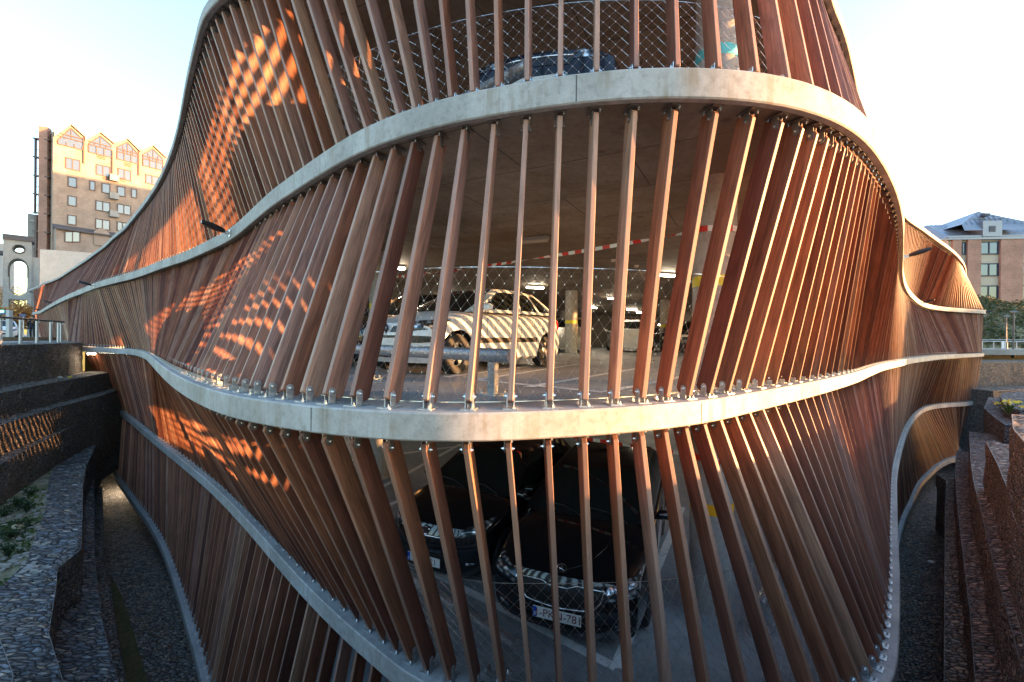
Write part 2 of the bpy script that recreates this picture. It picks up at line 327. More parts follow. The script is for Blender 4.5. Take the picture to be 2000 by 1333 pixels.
for lv, c in CV.items():
    z = ZT[lv]; mb = MB()
    o0 = resamp(c); o1 = resamp(c, off=.012); o2 = resamp(c, off=.075); o3 = resamp(c, off=.095)
    rows = [([(p.x, p.y, z) for p in o1]), ([(p.x, p.y, z-.012) for p in o0]), ([(p.x, p.y, z-THL[lv]+.012) for p in o0]), ([(p.x, p.y, z-THL[lv]) for p in o1]),
            ([(p.x, p.y, z-THL[lv]) for p in o2]), ([(p.x, p.y, z-THL[lv]+.022) for p in o2]), ([(p.x, p.y, z-THL[lv]+.022) for p in o3]), ([(p.x, max(p.y, YB) if True else 0, z-THL[lv]+.022) for p in o3])]
    top = [(p.x, max(p.y+.05, YB), z) for p in o1]
    rows = [top]+rows+[]
    base = len(mb.v); n = len(o0)
    for r_ in rows: mb.v += r_
    ul = [0]
    for i in range(1, n): ul.append(ul[-1]+.2)
    for ri in range(len(rows)-1):
        mb.cur = 1 if ri == 0 else (2 if ri == 7 else 0)
        for i in range(n-1):
            a = base+ri*n+i; mb.face([a, a+n, a+n+1, a+1])
    mb.cur = 0
    mb.cur = 3
    for l in np.arange(1.7+lv*.6, c.L, 3.4):
        for e_ in (.004,):
            p, q = c.at(l-e_), c.at(l+e_); nn = c.nor(l)*.0015; p, q = p+nn, q+nn
            mb.poly([(p.x,p.y,z-THL[lv]+.014),(q.x,q.y,z-THL[lv]+.014),(q.x,q.y,z-.014),(p.x,p.y,z-.014)])
    gpart(mb, 'deck', ['edge', 'floor', 'soffit', 'inside0'], smooth=True, angle=35)
# formwork joints: thin dark strips across the deck edges
# back and inner walls
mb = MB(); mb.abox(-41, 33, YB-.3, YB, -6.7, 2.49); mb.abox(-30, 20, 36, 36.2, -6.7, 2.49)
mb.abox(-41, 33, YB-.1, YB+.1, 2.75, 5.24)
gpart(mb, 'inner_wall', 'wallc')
mb = MB()                           # roof parapet slab keeps the upper storey dark inside
# ------------------------------------------------------------------ columns
colxy = [(2.5,5.65),(-3.1,10.7),(2.4,18.5),(7.4,22),(-9.5,17.5),(10.2,15.6),(-3.5,27),(-15,24),(16,23),(-8,33),(3.5,31),(12,31),(-22,33),(22,29)]
bandm = {2: 'teal', 1: 'yellow', 0: 'orange', -1: 'white'}
for lv in (2, 1, 0, -1):
    for x, y in colxy:
        mb = MB(); n = 28; ring = [(x+.25*math.cos(2*math.pi*i/n), y+.25*math.sin(2*math.pi*i/n)) for i in range(n)]
        mb.prism(ring, ZT[lv]+.001, ZT[lv+1]-THL[lv+1]+.03)
        c_ = gpart(mb, 'column', 'col', smooth=True, angle=40)
        mb = MB(); ring = [(x+.253*math.cos(2*math.pi*i/n), y+.253*math.sin(2*math.pi*i/n)) for i in range(n)]
        mb.prism(ring, ZT[lv]+1.19, ZT[lv]+1.32); gpart(mb, 'colour_band', bandm[lv], c_, smooth=True, angle=40)
# ------------------------------------------------------------------ slats
def anchors(lo, hi, z):             # pairs of plan x on the lower and the upper deck edge
    return [(CV[lo].byx(a), CV[hi].byx(b)) for a, b in z]
INS = .12
def AL(lv, px, z, x0=-9., x1=9., py=None):
    """arc length on a deck edge where a board standing INS behind the edge shows at a picture column"""
    c = CV[lv]; best = (9e9, 0)
    for l in np.arange(c.byx(x0), c.byx(x1), .02):
        p = c.at(l)-c.nor(l)*(INS if py is None else .2); q = proj((p.x, p.y, z))
        if q is None: continue
        e = abs(q[0]-px) if py is None else (q[0]-px)**2+(q[1]-py)**2
        if e < best[0]: best = (e, l)
    return float(best[1])
b1 = lambda px: AL(1, px, .05, -3.6, 4.5); t2 = lambda px: AL(2, px, 2.46, -3.6, 3.0)
t1 = lambda px: AL(1, px, -.29, -3.8, 4.5); b0_ = lambda px, py: AL(0, px, -2.7, -5, 4.2, py)
b2 = lambda px: AL(2, px, 2.8, -2.4, 3.1)
xl = lambda lv, x: CV[lv].byx(x)
def G(lo, hi, L): return [(xl(lo, a) if not isinstance(a, tuple) else a[0], xl(hi, b_) if not isinstance(b_, tuple) else b_[0], k) for a, b_, k in L]
BANDS = {
 (1, 2): G(1, 2, [(-50,-51,None),(-31,-32,None),(-21.5,-23.5,None),(-19.5,-21.8,None),(-15.6,-17.3,None),(-9.7,-11.4,None),(-6.75,-8.0,None)]+[((b1(p),), (t2(q),), k) for p, q, k in ((555,706,-8),(632,768,-6),(683,805,-5),(752,852,-4),(834,905,-3),(918,960,-2),(1004,1023,-1),(1081,1088,0),(1148,1157,1),(1210,1232,2),(1260,1310,3),(1302,1392,4),(1344,1475,5),(1380,1545,6))]+[(6.6,4.6,None),(12,11.3,None),(21.5,22.9,None),(29.6,31,None)]),
 (0, 1): G(0, 1, [(-20.4,-18.5,None),(-12.2,-14.5,None),(-11.4,-10.2,None),(-5.6,-6.4,None)]+[((b0_(x, y),), (t1(p),), k) for x, y, p, k in ((715,1211,501,-9.6),(741,1230,525,-8.8),(773,1249,563,-7.6),(802,1271,625,-6),(836,1298,681,-5),(875,1328,747,-4))]+[(a_, (t1(p),), k) for a_, p, k in ((-.36,833,-3),(-.05,911,-2),(.14,998,-1),(.38,1079,0),(.70,1148,1),(1.02,1208,2),(1.38,1258,3),(1.72,1300,4),(2.10,1340,5),(2.46,1370,6),(2.80,1404,7),(3.12,1432,8),(3.4,1460,9))]+[(5.6,6.2,None),(11.2,12,None),(23.4,22.4,None),(28.2,29.4,None)]),
 (-1, 0): G(-1, 0, [(-20.4,-20.4,None),(-8.9,-9.4,None),(-5,-5,None),(-2.95,-2.5,None),(.2,.6,None),(3.4,3.6,None),(8,7.5,None),(13.5,13,None),(21.3,20,None),(28.3,29,None)]),
 (2, 3): G(2, 3, [(-51,-52,None),(-31,-33,None),(-17.9,-18.8,None),(-13,-13.0,None),(-9.98,-10.0,None),(-4.3,-4.9,None),((b2(750),),-2.46,None),((b2(858),),-1.15,None),((b2(966),),-.25,2),((b2(1090),),.45,4),((b2(1236),),1.28,6),((b2(1398),),2.1,8),((b2(1547),),2.9,10),(3.5,4.0,None),(10,11.5,None),(21.3,20.5,None),(30.5,28.7,None)]),
}
WD, TK = .172, .042
def board(mb, a, b, wd, tone, v0, near):
    ax = (b-a).normalized(); wv = (wd-ax*wd.dot(ax)).normalized(); tv = ax.cross(wv).normalized(); L = (b-a).length
    h = WD/2; ch = .035
    # outline in (w, l); w>0 is the outer side; one clipped corner at each end
    out = [(-h+ch, 0), (h-.008, 0), (h, .008), (h, L-.03), (h-.03, L), (-h+.01, L), (-h, L-.01), (-h, ch)] if near else [(-h, 0), (h, 0), (h, L), (-h, L)]
    n = len(out); e = .004 if near else 0
    f = lambda w_, l_, t_: tuple(a+wv*w_+ax*l_+tv*t_)
    sc2 = (h-e)/h
    b0 = len(mb.v); T = TK/2
    if near:
        for t_, ins in ((-T, 1), (-T+e, 0), (T-e, 0), (T, 1)):
            for w_, l_ in out: mb.v.append(f(w_*(sc2 if ins else 1), l_ if not ins else min(max(l_, e), L-e), t_))
        layers = 4
    else:
        for t_ in (-T, T):
            for w_, l_ in out: mb.v.append(f(w_, l_, t_))
        layers = 2
    mb.tone = tone; mb.weather = 0.
    u = v0*7.3
    mb.face([b0+i for i in range(n)][::-1], [(w_+u, l_+v0) for w_, l_ in out][::-1])
    mb.face([b0+n*(layers-1)+i for i in range(n)], [(w_+u+.6, l_+v0+2) for w_, l_ in out])
    for q in range(layers-1):
        for i in range(n):
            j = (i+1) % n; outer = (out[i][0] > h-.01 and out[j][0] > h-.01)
            mb.weather = .8 if outer else 0.  # outer edge faces carry the painted sky light and wear
            t0, t1 = (q/(layers-1)-.5)*TK, ((q+1)/(layers-1)-.5)*TK
            mb.face([b0+n*q+i, b0+n*q+j, b0+n*(q+1)+j, b0+n*(q+1)+i], [(t0+u+out[i][0]*.2, out[i][1]+v0), (t0+u+out[j][0]*.2, out[j][1]+v0), (t1+u+out[j][0]*.2, out[j][1]+v0), (t1+u+out[i][0]*.2, out[i][1]+v0)])
    mb.weather = 0.
def tonef(rnd):
    r_ = rnd.random()
    return min(1, max(.01, rnd.choice((.12,.22,.3,.4,.42,.5,.55,.62,.7,.82,.95))+rnd.uniform(-.07, .07)))
slats = []
rnd = random.Random(3)
for (lo, hi), anc in BANDS.items():
    A = anc; cl, chh = CV[lo], CV[hi]; pitch = .30 if lo == 2 else .315
    la = [a[0] for a in A]; lb = [a[1] for a in A]
    k_ = [0]
    for i in range(1, len(A)): k_.append(k_[-1]+((A[i][2]-A[i-1][2]) if A[i][2] is not None and A[i-1][2] is not None else ((la[i]-la[i-1])+(lb[i]-lb[i-1]))/2/pitch))
    off_k = [k_[i]-A[i][2] for i in range(len(A)) if A[i][2] is not None]; fr = (off_k[0] % 1) if off_k else 0; n = int(k_[-1]-fr)
    # ease the anchor polyline so the pitch changes gently
    uu = fr+np.arange(n+1); sl_ = np.interp(uu, k_, la); sh_ = np.interp(uu, k_, lb)
    for _ in range(4):
        sl_[1:-1] = (sl_[:-2]+2*sl_[1:-1]+sl_[2:])/4; sh_[1:-1] = (sh_[:-2]+2*sh_[1:-1]+sh_[2:])/4
    for i in range(n+1):
        l0, l1 = float(sl_[i]), float(sh_[i])
        n0, n1 = cl.nor(l0), chh.nor(l1); ins = .10+WD/2
        p0 = cl.at(l0)-n0*ins; p1 = chh.at(l1)-n1*ins
        a = Vector((p0.x, p0.y, ZT[lo]+.045)); b = Vector((p1.x, p1.y, ZT[hi]-THL[hi]-.03))
        wd = Vector(((n0+n1).x, (n0+n1).y, 0)).normalized()
        mid = (a+b)/2; vis = 0
        for s_ in (a, mid, b, a.lerp(b, .25), a.lerp(b, .75)):
            q = proj(s_)
            if q and -20 < q[0] < 2020 and -20 < q[1] < 1353: vis += 1
        dist = min((s_-Vector((0,0,CAMZ))).length for s_ in (a, mid, b))
        slats.append(dict(a=a, b=b, wd=wd, n0=n0, n1=n1, tone=(rnd.choice((.72,.8,.84,.9,.97)) if (-4. < a.x < .9 and lo in (1, 2) and rnd.random() < .6) else tonef(rnd)), v0=rnd.uniform(0, 50), vis=vis, d=dist, size=vis/dist**2))  # boards left of centre paler: sky sheen put into their tone, plus weathering
slats.sort(key=lambda s: -s['size'])
near, far = slats[:100], slats[100:]
def bracket_mesh(up):
    mb = MB(); s = 1 if up else -1   # tab points up (s=1) from a base plate; local x = outwards, y = along facade
    mb.box((0, 0, s*.004), (.085, 0, 0), (0, .055, 0), (0, 0, .004))
    for sy in (-1, 1):
        yy = sy*(TK/2+.0045); n = 7; b0 = len(mb.v); pr = [(-.03, 0), (.03, 0), (.03, .095)]+[(.03*math.cos(t), .095+.03*math.sin(t)) for t in np.linspace(0, math.pi, n)[1:]]
        k2 = len(pr)
        for y2 in (yy-.004, yy+.004): mb.v += [(x, y2, s*z2) for x, z2 in pr]
        mb.face([b0+i for i in range(k2)]); mb.face([b0+k2+i for i in range(k2)][::-1])
        for i in range(k2): j = (i+1) % k2; mb.face([b0+i, b0+k2+i, b0+k2+j, b0+j])
    mb.cur = 1
    mb.tube([(0, -TK/2-.03, s*.093), (0, TK/2+.03, s*.093)], .006, 6)
    for sy in (-1, 1): mb.tube([(0, sy*(TK/2+.009), s*.093), (0, sy*(TK/2+.02), s*.093)], .013, 6)
    for sx in (-1, 1):
        mb.tube([(sx*.062, sx*.03, s*.006), (sx*.062, sx*.03, s*.034)], .006, 6); mb.tube([(sx*.062, sx*.03, s*.008), (sx*.062, sx*.03, s*.018)], .012, 6)
    return mb
bm_up = bracket_mesh(True).build('bracket', ['zinc', 'bolt']); bm_dn = bracket_mesh(False).build('bracket', ['zincdark', 'bolt'])
ups, dns = bm_up.data, bm_dn.data; bpy.data.objects.remove(bm_up); bpy.data.objects.remove(bm_dn)
def bracket_rot(n): return math.atan2(n.y, n.x)
for s in near:
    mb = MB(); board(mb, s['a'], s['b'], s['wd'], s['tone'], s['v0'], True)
    o = gpart(mb, 'slat', 'wood')
    for me, pt, z in ((ups, s['a'], s['a'].z-.044), (dns, s['b'], s['b'].z+.029)):
        br = bpy.data.objects.new('bracket', me); col.objects.link(br); br.parent = o
        br.location = (pt.x+s['wd'].x*.02, pt.y+s['wd'].y*.02, z); br.rotation_euler = (0, 0, bracket_rot(s['wd']))
mb = MB()
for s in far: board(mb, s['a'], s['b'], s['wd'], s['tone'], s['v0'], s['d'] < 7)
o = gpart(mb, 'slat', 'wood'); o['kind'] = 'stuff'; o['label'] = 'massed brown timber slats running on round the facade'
mb = MB()
for s in far:
    if s['d'] > 34: continue
    w3 = Vector((s['wd'].x, s['wd'].y, 0)); t3 = Vector((-w3.y, w3.x, 0))
    for pt, sg, z in ((s['a'], 1, s['a'].z-.045), (s['b'], -1, s['b'].z+.029)):
        c0 = Vector((pt.x, pt.y, z))+w3*.02
        mb.cur = 0 if sg > 0 else 2
        mb.box(c0+Vector((0,0,sg*.004)), w3*.085, t3*.055, (0,0,.004))
        for sy in (-1, 1):
            if s['d'] > 14 and sy > 0 and pt.x > 0: continue
            mb.box(c0+t3*sy*(TK/2+.0045)+Vector((0,0,sg*.062)), w3*.03, t3*.004, (0,0,.062))
        mb.cur = 1
        mb.box(c0+Vector((0,0,sg*.093)), w3*.009, t3*(TK/2+.022), (0,0,.009))
        mb.box(c0+w3*.062+t3*.02+Vector((0,0,sg*.02)), w3*.008, t3*.008, (0,0,.013))
o = gpart(mb, 'bracket', ['zinc', 'bolt', 'zincdark']); o['kind'] = 'stuff'
# ------------------------------------------------------------------ stainless cable net behind the slats
def net(lv, x0, x1, H=1.15, cw=.118, chh=.074):
    c = CV[lv]; up = CV[lv+1]; anc = BANDS[(lv, lv+1)]
    ax_, bx_ = [float(c.at(a[0]).x) for a in anc], [float(up.at(a[1]).x) for a in anc]
    l0, l1 = c.byx(x0), c.byx(x1); n = int((l1-l0)/cw); rows = int(H/chh)
    inset = .10+WD+.06
    cache = []
    for i in range(2*n+2):
        l = l0+cw*i/2; p = c.at(l); nn = c.nor(l, .5); lu = up.byx(float(np.interp(p.x, ax_, bx_))); q = up.at(lu); nu = up.nor(lu, .5)
        a = p-nn*inset; b = q-nu*inset; cache.append((Vector((a.x, a.y, ZT[lv]+.03)), Vector((b.x, b.y, ZT[lv+1]-THL[lv+1]))))
    def S(i, j):
        a, b = cache[min(max(i, 0), len(cache)-1)]; t = j*chh/(b.z-a.z); return a.lerp(b, t)
    mb = MB(); jm = int(H/chh)
    for i in range(2*n+1):
        if i % 2: continue
        for sgn in (1, -1):
            pts = []
            for j in range(jm+1):
                # zig-zag rope: each wire bends at every ferrule
                ii = i+(1 if j % 2 else 0)*sgn
                pts.append(S(ii, j))
            mb.tube(pts, .0016, 3, False)
    for i in range(0, 2*n+1):
        for j in range(jm+1):
            if (i+j) % 2: continue
            p = S(i, j); mb.box(p, (.0028,0,0), (0,.0028,0), (0,0,.005))
    for jj in (0, jm): mb.tube([S(i, jj) for i in range(0, 2*n+1, 2)], .003, 4, False)
    o = gpart(mb, 'safety_net', 'wire')
net(1, -5.2, 4.2); net(2, -3.4, 3.2); net(0, -4.2, 3.9)
# ------------------------------------------------------------------ painted bays on the decks
def stripe(mb, z, a, b, wdt=.12):
    a, b = Vector(a), Vector(b); t = (b-a).normalized(); nn = Vector((-t.y, t.x))*wdt/2
    mb.poly([(*(a+nn), z), (*(a-nn), z), (*(b-nn), z), (*(b+nn), z)])
def floor_marks(lv, lines):
    mb = MB()
    for k3, (a, b) in enumerate(lines): stripe(mb, ZT[lv]+.004+.0015*(k3 % 3), a, b)
    gpart(mb, 'bay_marking', 'paintline')
z0 = -2.75
f0 = lambda x, y: P(x, y, z0)
cn = Vector(f0(1203, 1305)); bd = (Vector(f0(1335, 985))-cn).normalized(); bl = (Vector(f0(1010, 1205))-cn).normalized()
L0l = [(cn, cn+bd*5), (cn, cn+bl*6.6)]
for q in (2.62, 5.2): L0l.append((cn+bl*q, cn+bl*q+bd*5))
L0l += [(Vector(f0(640, 1010)), Vector(f0(900, 868))), (Vector((-6,11)), Vector((1,15.5)))]
floor_marks(0, L0l)
f1 = lambda x, y: P(x, y, 0)
L1l = [(f1(1180,767), f1(932,743)), (f1(1180,767), f1(1350,733)), (f1(932,743), f1(1130,712)), (f1(870,737), f1(1090,709)), (f1(1030,757), f1(1260,718))]
floor_marks(1, L1l)
# ------------------------------------------------------------------ below the lowest deck: smoked glazing in front of lit concrete bays
mb = MB(); n = 0
c = Cm
l = 0.
pts = [c.at(l)-c.nor(l)*.22 for l in np.arange(0, c.L, .5)]
M['smoked'] = mat('smoked_glazing', (.02,.02,.022), .08, 0, .8, alpha=.28)
M['plinth'] = mat('warm_plinth', (.28,.20,.12), .7)
M['plinthlight'] = mat('pale_plinth_panel', (.75,.62,.42), .7)
for i in range(len(pts)-1):
    a, b = pts[i], pts[i+1]; mb.poly([(a.x,a.y,-6.7), (b.x,b.y,-6.7), (b.x,b.y,-5.76), (a.x,a.y,-5.76)])
gpart(mb, 'basement_glazing', 'smoked')
mb = MB()
ls = np.arange(0, c.L, .5); pin = [(c.at(l)-c.nor(l)*1.0) for l in ls]
for i in range(len(pin)-1):
    a, b = pin[i], pin[i+1]; mb.cur = 0; mb.poly([(a.x,a.y,-6.7), (b.x,b.y,-6.7), (b.x,b.y,-5.76), (a.x,a.y,-5.76)])
for q in np.arange(.5, c.L, 1.9):
    nn = c.nor(q); a = c.at(q)-nn*.92; b = c.at(q+.75)-c.nor(q+.75)*.92; mb.cur = 1
    cc = (a+b)/2; tt = (b-a)/2
    mb.box((cc.x, cc.y, -6.22), (tt.x, tt.y, 0), (nn.x*.05, nn.y*.05, 0), (0, 0, .3))
gpart(mb, 'basement_wall', ['plinth', 'plinthlight'])
# ================================================================== GROUND
GZ = -6.68                          # floor of the dry moat
mb = MB(); mb.abox(-60, 60, -6, 60, GZ-.4, GZ)
kind(mb.build('moat_ground', 'gabdark'), 'structure')
def grid_poly(pts, z, name, m, sub=.6):
    me = bpy.data.meshes.new(name); bm = bmesh.new(); vs_ = [bm.verts.new((x, y, z)) for x, y in pts]; bm.faces.new(vs_)
    bmesh.ops.triangulate(bm, faces=bm.faces[:]); bm.to_mesh(me); bm.free(); me.materials.append(M[m]); o = bpy.data.objects.new(name, me); col.objects.link(o); return o
# stone strip + weedy ditch on the moat floor
dl = [P(x, y, GZ+.004) for x, y in [(215,1122),(222,1190),(234,1262),(247,1333)]]; dr = [P(x, y, GZ+.004) for x, y in [(288,1333),(262,1240),(238,1165)]]
e1 = Vector(dl[3]); e2 = Vector(dr[0])
kind(grid_poly(dl+[(e1.x+1.2, e1.y-3.5), (e2.x+1.6, e2.y-3.2)]+dr, GZ+.03, 'ditch', 'ditch'), 'structure')
# street level: one sheet to the horizon with the pit left open
SL = 0.17
def sheet(pts, z, name, m, depth=.4):
    mb = MB(); mb.prism(pts, z-depth, z); return kind(mb.build(name, m), 'structure')
# ------------------------------------------------------------------ gabion retaining walls
def offs(path, d):                  # offset a polyline to its left by d
    out = []
    for i, p in enumerate(path):
        a = Vector(path[max(i-1, 0)]); b = Vector(path[min(i+1, len(path)-1)]); t = (b-a).normalized()
        out.append((p[0]-t.y*d, p[1]+t.x*d))
    return out
def densify(path, step=.5):
    out = []
    for a, b in zip(path[:-1], path[1:]):
        n = max(1, int(math.dist(a, b)/step))
        for i in range(n): out.append((a[0]+(b[0]-a[0])*i/n, a[1]+(b[1]-a[1])*i/n))
    out.append(path[-1]); return out
from mathutils import noise as mn
def gab(front, back, zt, zb, m, label, group, lat=.05, wires=True):
    """solid wall between a front and a back polyline, stone relief modelled into top and face"""
    front = densify(front, .16); n = len(front)
    bk = np.array(back); bd_ = np.r_[0, np.cumsum(np.hypot(*np.diff(bk, axis=0).T))]
    mb = MB(); rows = []
    H = zt-zb; nv = max(2, int(H/.2)); 
    lens = []
    for i in range(n):
        f = Vector(front[i]); s_ = i/(n-1)*bd_[-1]; b = Vector((np.interp(s_, bd_, bk[:, 0]), np.interp(s_, bd_, bk[:, 1])))
        t = (Vector(front[min(i+1, n-1)])-Vector(front[max(i-1, 0)])).normalized(); nn = (f-b).normalized()
        r_ = []
        for j in range(nv):
            z = zb+H*j/nv; q = Vector((f.x, f.y, z)); dd = mn.noise(q*3.1)*lat*.9+mn.noise(q*9)*lat*.6
            r_.append((f.x+nn.x*dd, f.y+nn.y*dd, z))
        tw = (b-f).length; nt = 8
        for j in range(nt+1):
            u = (j/nt)**1.2; p = f.lerp(b, u); q = Vector((p.x, p.y, zt)); dd = (mn.noise(q*2.7)*.6+mn.noise(q*8)*.5)*lat
            r_.append((p.x, p.y, zt+(dd if j else -.01)))
        r_.append((b.x, b.y, zb)); rows.append(r_)
    k2 = len(rows[0])
    for r_ in rows: mb.v += r_
    for i in range(n-1):
        for j in range(k2-1):
            a = i*k2+j; mb.cur = 0; mb.face([a, a+k2, a+k2+1, a+1])
    mb.face([i for i in range(k2)]); mb.face([(n-1)*k2+i for i in range(k2)][::-1])
    me_o = mb.build('gabion_wall', m, smooth=False)
    bm = bmesh.new(); bm.from_mesh(me_o.data); bmesh.ops.recalc_face_normals(bm, faces=bm.faces[:]); bm.to_mesh(me_o.data); bm.free()
    tag(me_o, label, 'retaining wall', group)
    if wires:
        wb = MB(); 
        for off in (0, .012): pass
        wb.tube([(p[0], p[1], zt+.004) for p in front[::2]], .0035, 4)
        zz = zt-1.0
        while zz > zb+.3: wb.tube([(p[0]+.0, p[1], zz) for p in front[::2]], .003, 3); zz -= 1.
        step = 12
        for i in range(0, n-1, step):
            s_ = i/(n-1)*bd_[-1]; b = (np.interp(s_, bd_, bk[:, 0]), np.interp(s_, bd_, bk[:, 1])); f = front[i]
            wb.tube([(f[0], f[1], zt+.03), (b[0], b[1], zt+.03)], .003, 3)
        wb.build('mesh_wire', 'zincdark', me_o)
    return me_o
Z = lambda r: CAMZ+r
GL, GRt = 'curved rubble walls stepping down on the left of the car park', 'rubble terraces crowding the right side of the moat'
cp = lambda l, z: [P(x, y, Z(z)) for x, y in l]
# left: street wall and three stacked tiers
wa = [(-13.2, 8.0), (-14.6, 11.5)]+[(-15.4,13.8),(-16.4,16.0),(-17.5,18.0),(-18.5,19.6),(-20.3,21.4)]
e1 = [(-11.6,7.6),(-12.8,10.2)]+cp([(0,768),(79,752),(135,742),(194,731)], -1.6)+[(-17.6,20.4)]
e2 = [(-10.4,7.2),(-11.5,9.4)]+cp([(0,831),(52,814),(105,797),(197,773)], -2.33)+[(-17.2,20.2)]
e3 = [(-9.7,6.8),(-10.8,8.8)]+cp([(0,908),(52,878),(131,839),(198,810)], -3.12)+[(-17.2,20.4)]
gab(wa, offs(wa, 1.6), Z(-.33), -3.6, 'gabdark', 'topmost brown rubble wall at left, under the steel railing', GL)
gab(e1, offs(e1, 2.6), Z(-1.6), -3.8, 'gabdark', 'second rubble tier from the top at left, with a pale ledge of stones', GL)
gab(e2, offs(e2, 2.2), Z(-2.33), -4.2, 'gabdark', 'third rubble tier from the top at left, a low curved band', GL)
gab(e3, offs(e3, 1.8), Z(-3.12), -5.2, 'gabdark', 'rubble tier at left that rises straight from the weedy soil terrace', GL)
# soil terrace and the broad wall heads below it
t_out = cp([(199,846),(184,878),(168,912),(161,952),(161,1000),(158,1073),(112,1111),(109,1151),(95,1237),(123,1333)], -4.1)+[(-4.6,4.2),(-4.4,2.2)]
t_in = cp([(198,842),(140,878),(110,905),(97,930),(87,1000),(69,1050),(55,1091),(17,1134),(-20,1160),(-90,1230),(-180,1333)], -4.1)+[(-8.2,4.2),(-8.0,2.2)]
mb = MB(); poly = t_in+[(-14,2.2),(-19,16),(-18.5,20)]
so_ = grid_poly(poly, Z(-4.13), 'terrace_soil', 'soil'); kind(so_, 'structure')
bm = bmesh.new(); bm.from_mesh(so_.data)
for _ in range(5): bmesh.ops.subdivide_edges(bm, edges=[e for e in bm.edges if e.calc_length() > .5], cuts=1)
for v in bm.verts: v.co.z += mn.noise(v.co*1.1)*.06+mn.noise(v.co*4)*.03
bmesh.ops.triangulate(bm, faces=bm.faces[:]); bm.to_mesh(so_.data); bm.free()
gab(t_out, t_in, Z(-4.1), GZ, 'gab', 'broad blue-grey rubble wall head beside the weedy soil terrace at left', GL, lat=.07)
r1 = cp([(184,915),(184,1000),(184,1079),(190,1151),(201,1223),(215.5,1280),(231,1333)], -5.1)+[(-4.9,5.4),(-4.4,3.6)]
gab(r1, offs(r1, -1.5), Z(-5.1), GZ, 'gab', 'lower blue-grey rubble tier at left, next below the broad wall head', GL, lat=.06)
r2 = cp([(200,950),(201,1020),(201,1094),(210,1137),(218,1194),(230,1266),(247,1333)], -6.1)+[(-5.9,6.6),(-5.3,4.4)]
gab(r2, offs(r2, -1.1), Z(-6.1), GZ, 'gabdark', 'lowest narrow rubble tier at left, edging the weedy ditch', GL)
r0 = cp([(-40,1160),(0,1252),(31,1333)], -3.2)+[(-3.9,3.3),(-3.7,2.0)]
gab(r0, offs(r0, -1.6), Z(-3.2), GZ, 'gab', 'pale rubble wall head poking into the bottom left corner', GL, lat=.06)
# right: five tiers running away beside the facade
def uv2(u, s): return ((s+u)/1.41421, (s-u)/1.41421)
LA = cp([(1844,1333),(1845,1160),(1846,1000),(1848,940)], -5.0); LB = cp([(1905,1333),(1895,1200),(1871,1000),(1866,930),(1868,880)], -4.0)
LC = cp([(1990,1287),(1965,1187),(1935,1080),(1917,1000),(1903,947),(1896,902),(1893.6,843)], -3.0)
LD = cp([(2080,1245),(2040,1150),(1985,1000),(1950,910),(1925,862)], -2.0); LE = cp([(2090,990),(2035,905),(2000,862),(1979,838),(1976,808)], -1.0)
LA = [(LA[0][0]-2.6, LA[0][1]-3.0)]+LA+[(16.5,17.6)]; LB = [(LB[0][0]-2.0, LB[0][1]-2.4)]+LB
LC = [(LC[0][0]-1.7, LC[0][1]-2.2)]+LC; LD = [(LD[0][0]-1.2, LD[0][1]-1.5)]+LD; LE = [(LE[0][0]-1.5, LE[0][1]-2.0)]+LE
gab(LA, offs(LA, -1.4), Z(-5.0), GZ, 'gabdark', 'lowest dark rubble tier at right, down on the moat floor', GRt)
gab(LB, offs(LB, -1.5), Z(-4.0), GZ, 'gabwarm', 'rubble tier at right, second up from the moat floor', GRt)
gab(LC, offs(LC, -1.8), Z(-3.0), GZ, 'gabwarm', 'middle reddish rubble tier at right whose broad head ends in a blunt corner', GRt, lat=.06)
gab(LD, offs(LD, -1.5), Z(-2.0), -4., 'gabwarm', 'rubble tier at right that starts as a sharp point on the middle one', GRt, lat=.06)
gab(LE, offs(LE, -2.8), Z(-1.0), -4., 'gabwarm', 'highest near rubble tier at right, rounded and cut by the frame', GRt, lat=.06)
# far right terraces by the end of the car park
fa = cp([(1950,830),(1922,797)], -2.1)+[(20.6,19.4)]
g1 = cp([(1962,829),(1938,812),(1922,797),(1932,776)], -2.4); gab(g1, offs(g1, -3.2), Z(-2.4), -5.5, 'gab', 'grey zigzag rubble ledge behind the near right terraces', GRt)
g2 = cp([(1990,800),(1962,792),(1954,774),(1958,768),(1990,764)], -2.0); gab(g2, offs(g2, -3.0), Z(-2.0), -5.5, 'gab', 'grey rubble ledge holding the yellow flowers', GRt)
g3 = [(27.0,25.5),(31.5,27.2),(36.5,29.0),(45,31.0)]; gab(g3, offs(g3, 2.5), Z(-2.6), GZ, 'gabdark', 'lower dark rubble wall closing the moat at the far right', GRt)
g4 = [(28.2,27.8),(33.5,29.4),(38.5,31.0),(47,33.0)]; gab(g4, offs(g4, 3.0), Z(-1.1), GZ, 'gabdark', 'upper dark rubble wall at far right, under the pale concrete parapet', GRt)
# street surfaces (the pit stays open)
sheet([(-21.6,22.4),(-20.6,22.6),(-19.3,20.6),(-17.7,18.2),(-16.6,16.2),(-15.6,13.8),(-14.8,11.5),(-13.4,8.0),(-13.4,-3),(-40,-3),(-700,-300),(-700,900),(-54,900),(-54,52)][::-1], SL, 'street', 'street')
sheet([(34,34),(52,34),(52,900),(34,900)], SL, 'road', 'street'); sheet([(52.01,-300),(700,-300),(700,900),(52.01,900)], SL-.01, 'plaza', 'street')
sheet([(-54,62),(34,62),(34,900),(-54,900)], SL-.02, 'ground', 'street')
sheet([(-13.3,-40),(52,-40),(52,-5),(9,-1.6),(5,1.2),(-3.5,1.2),(-13.3,1.4)], Z(-1.6), 'path', 'street', 6.)
sheet([(9.3,-1.5),(52,-4.9),(52,27),(30,21),(16,11.5),(9,5)], Z(-1.25), 'terrace_ground', 'soil', 1.2)
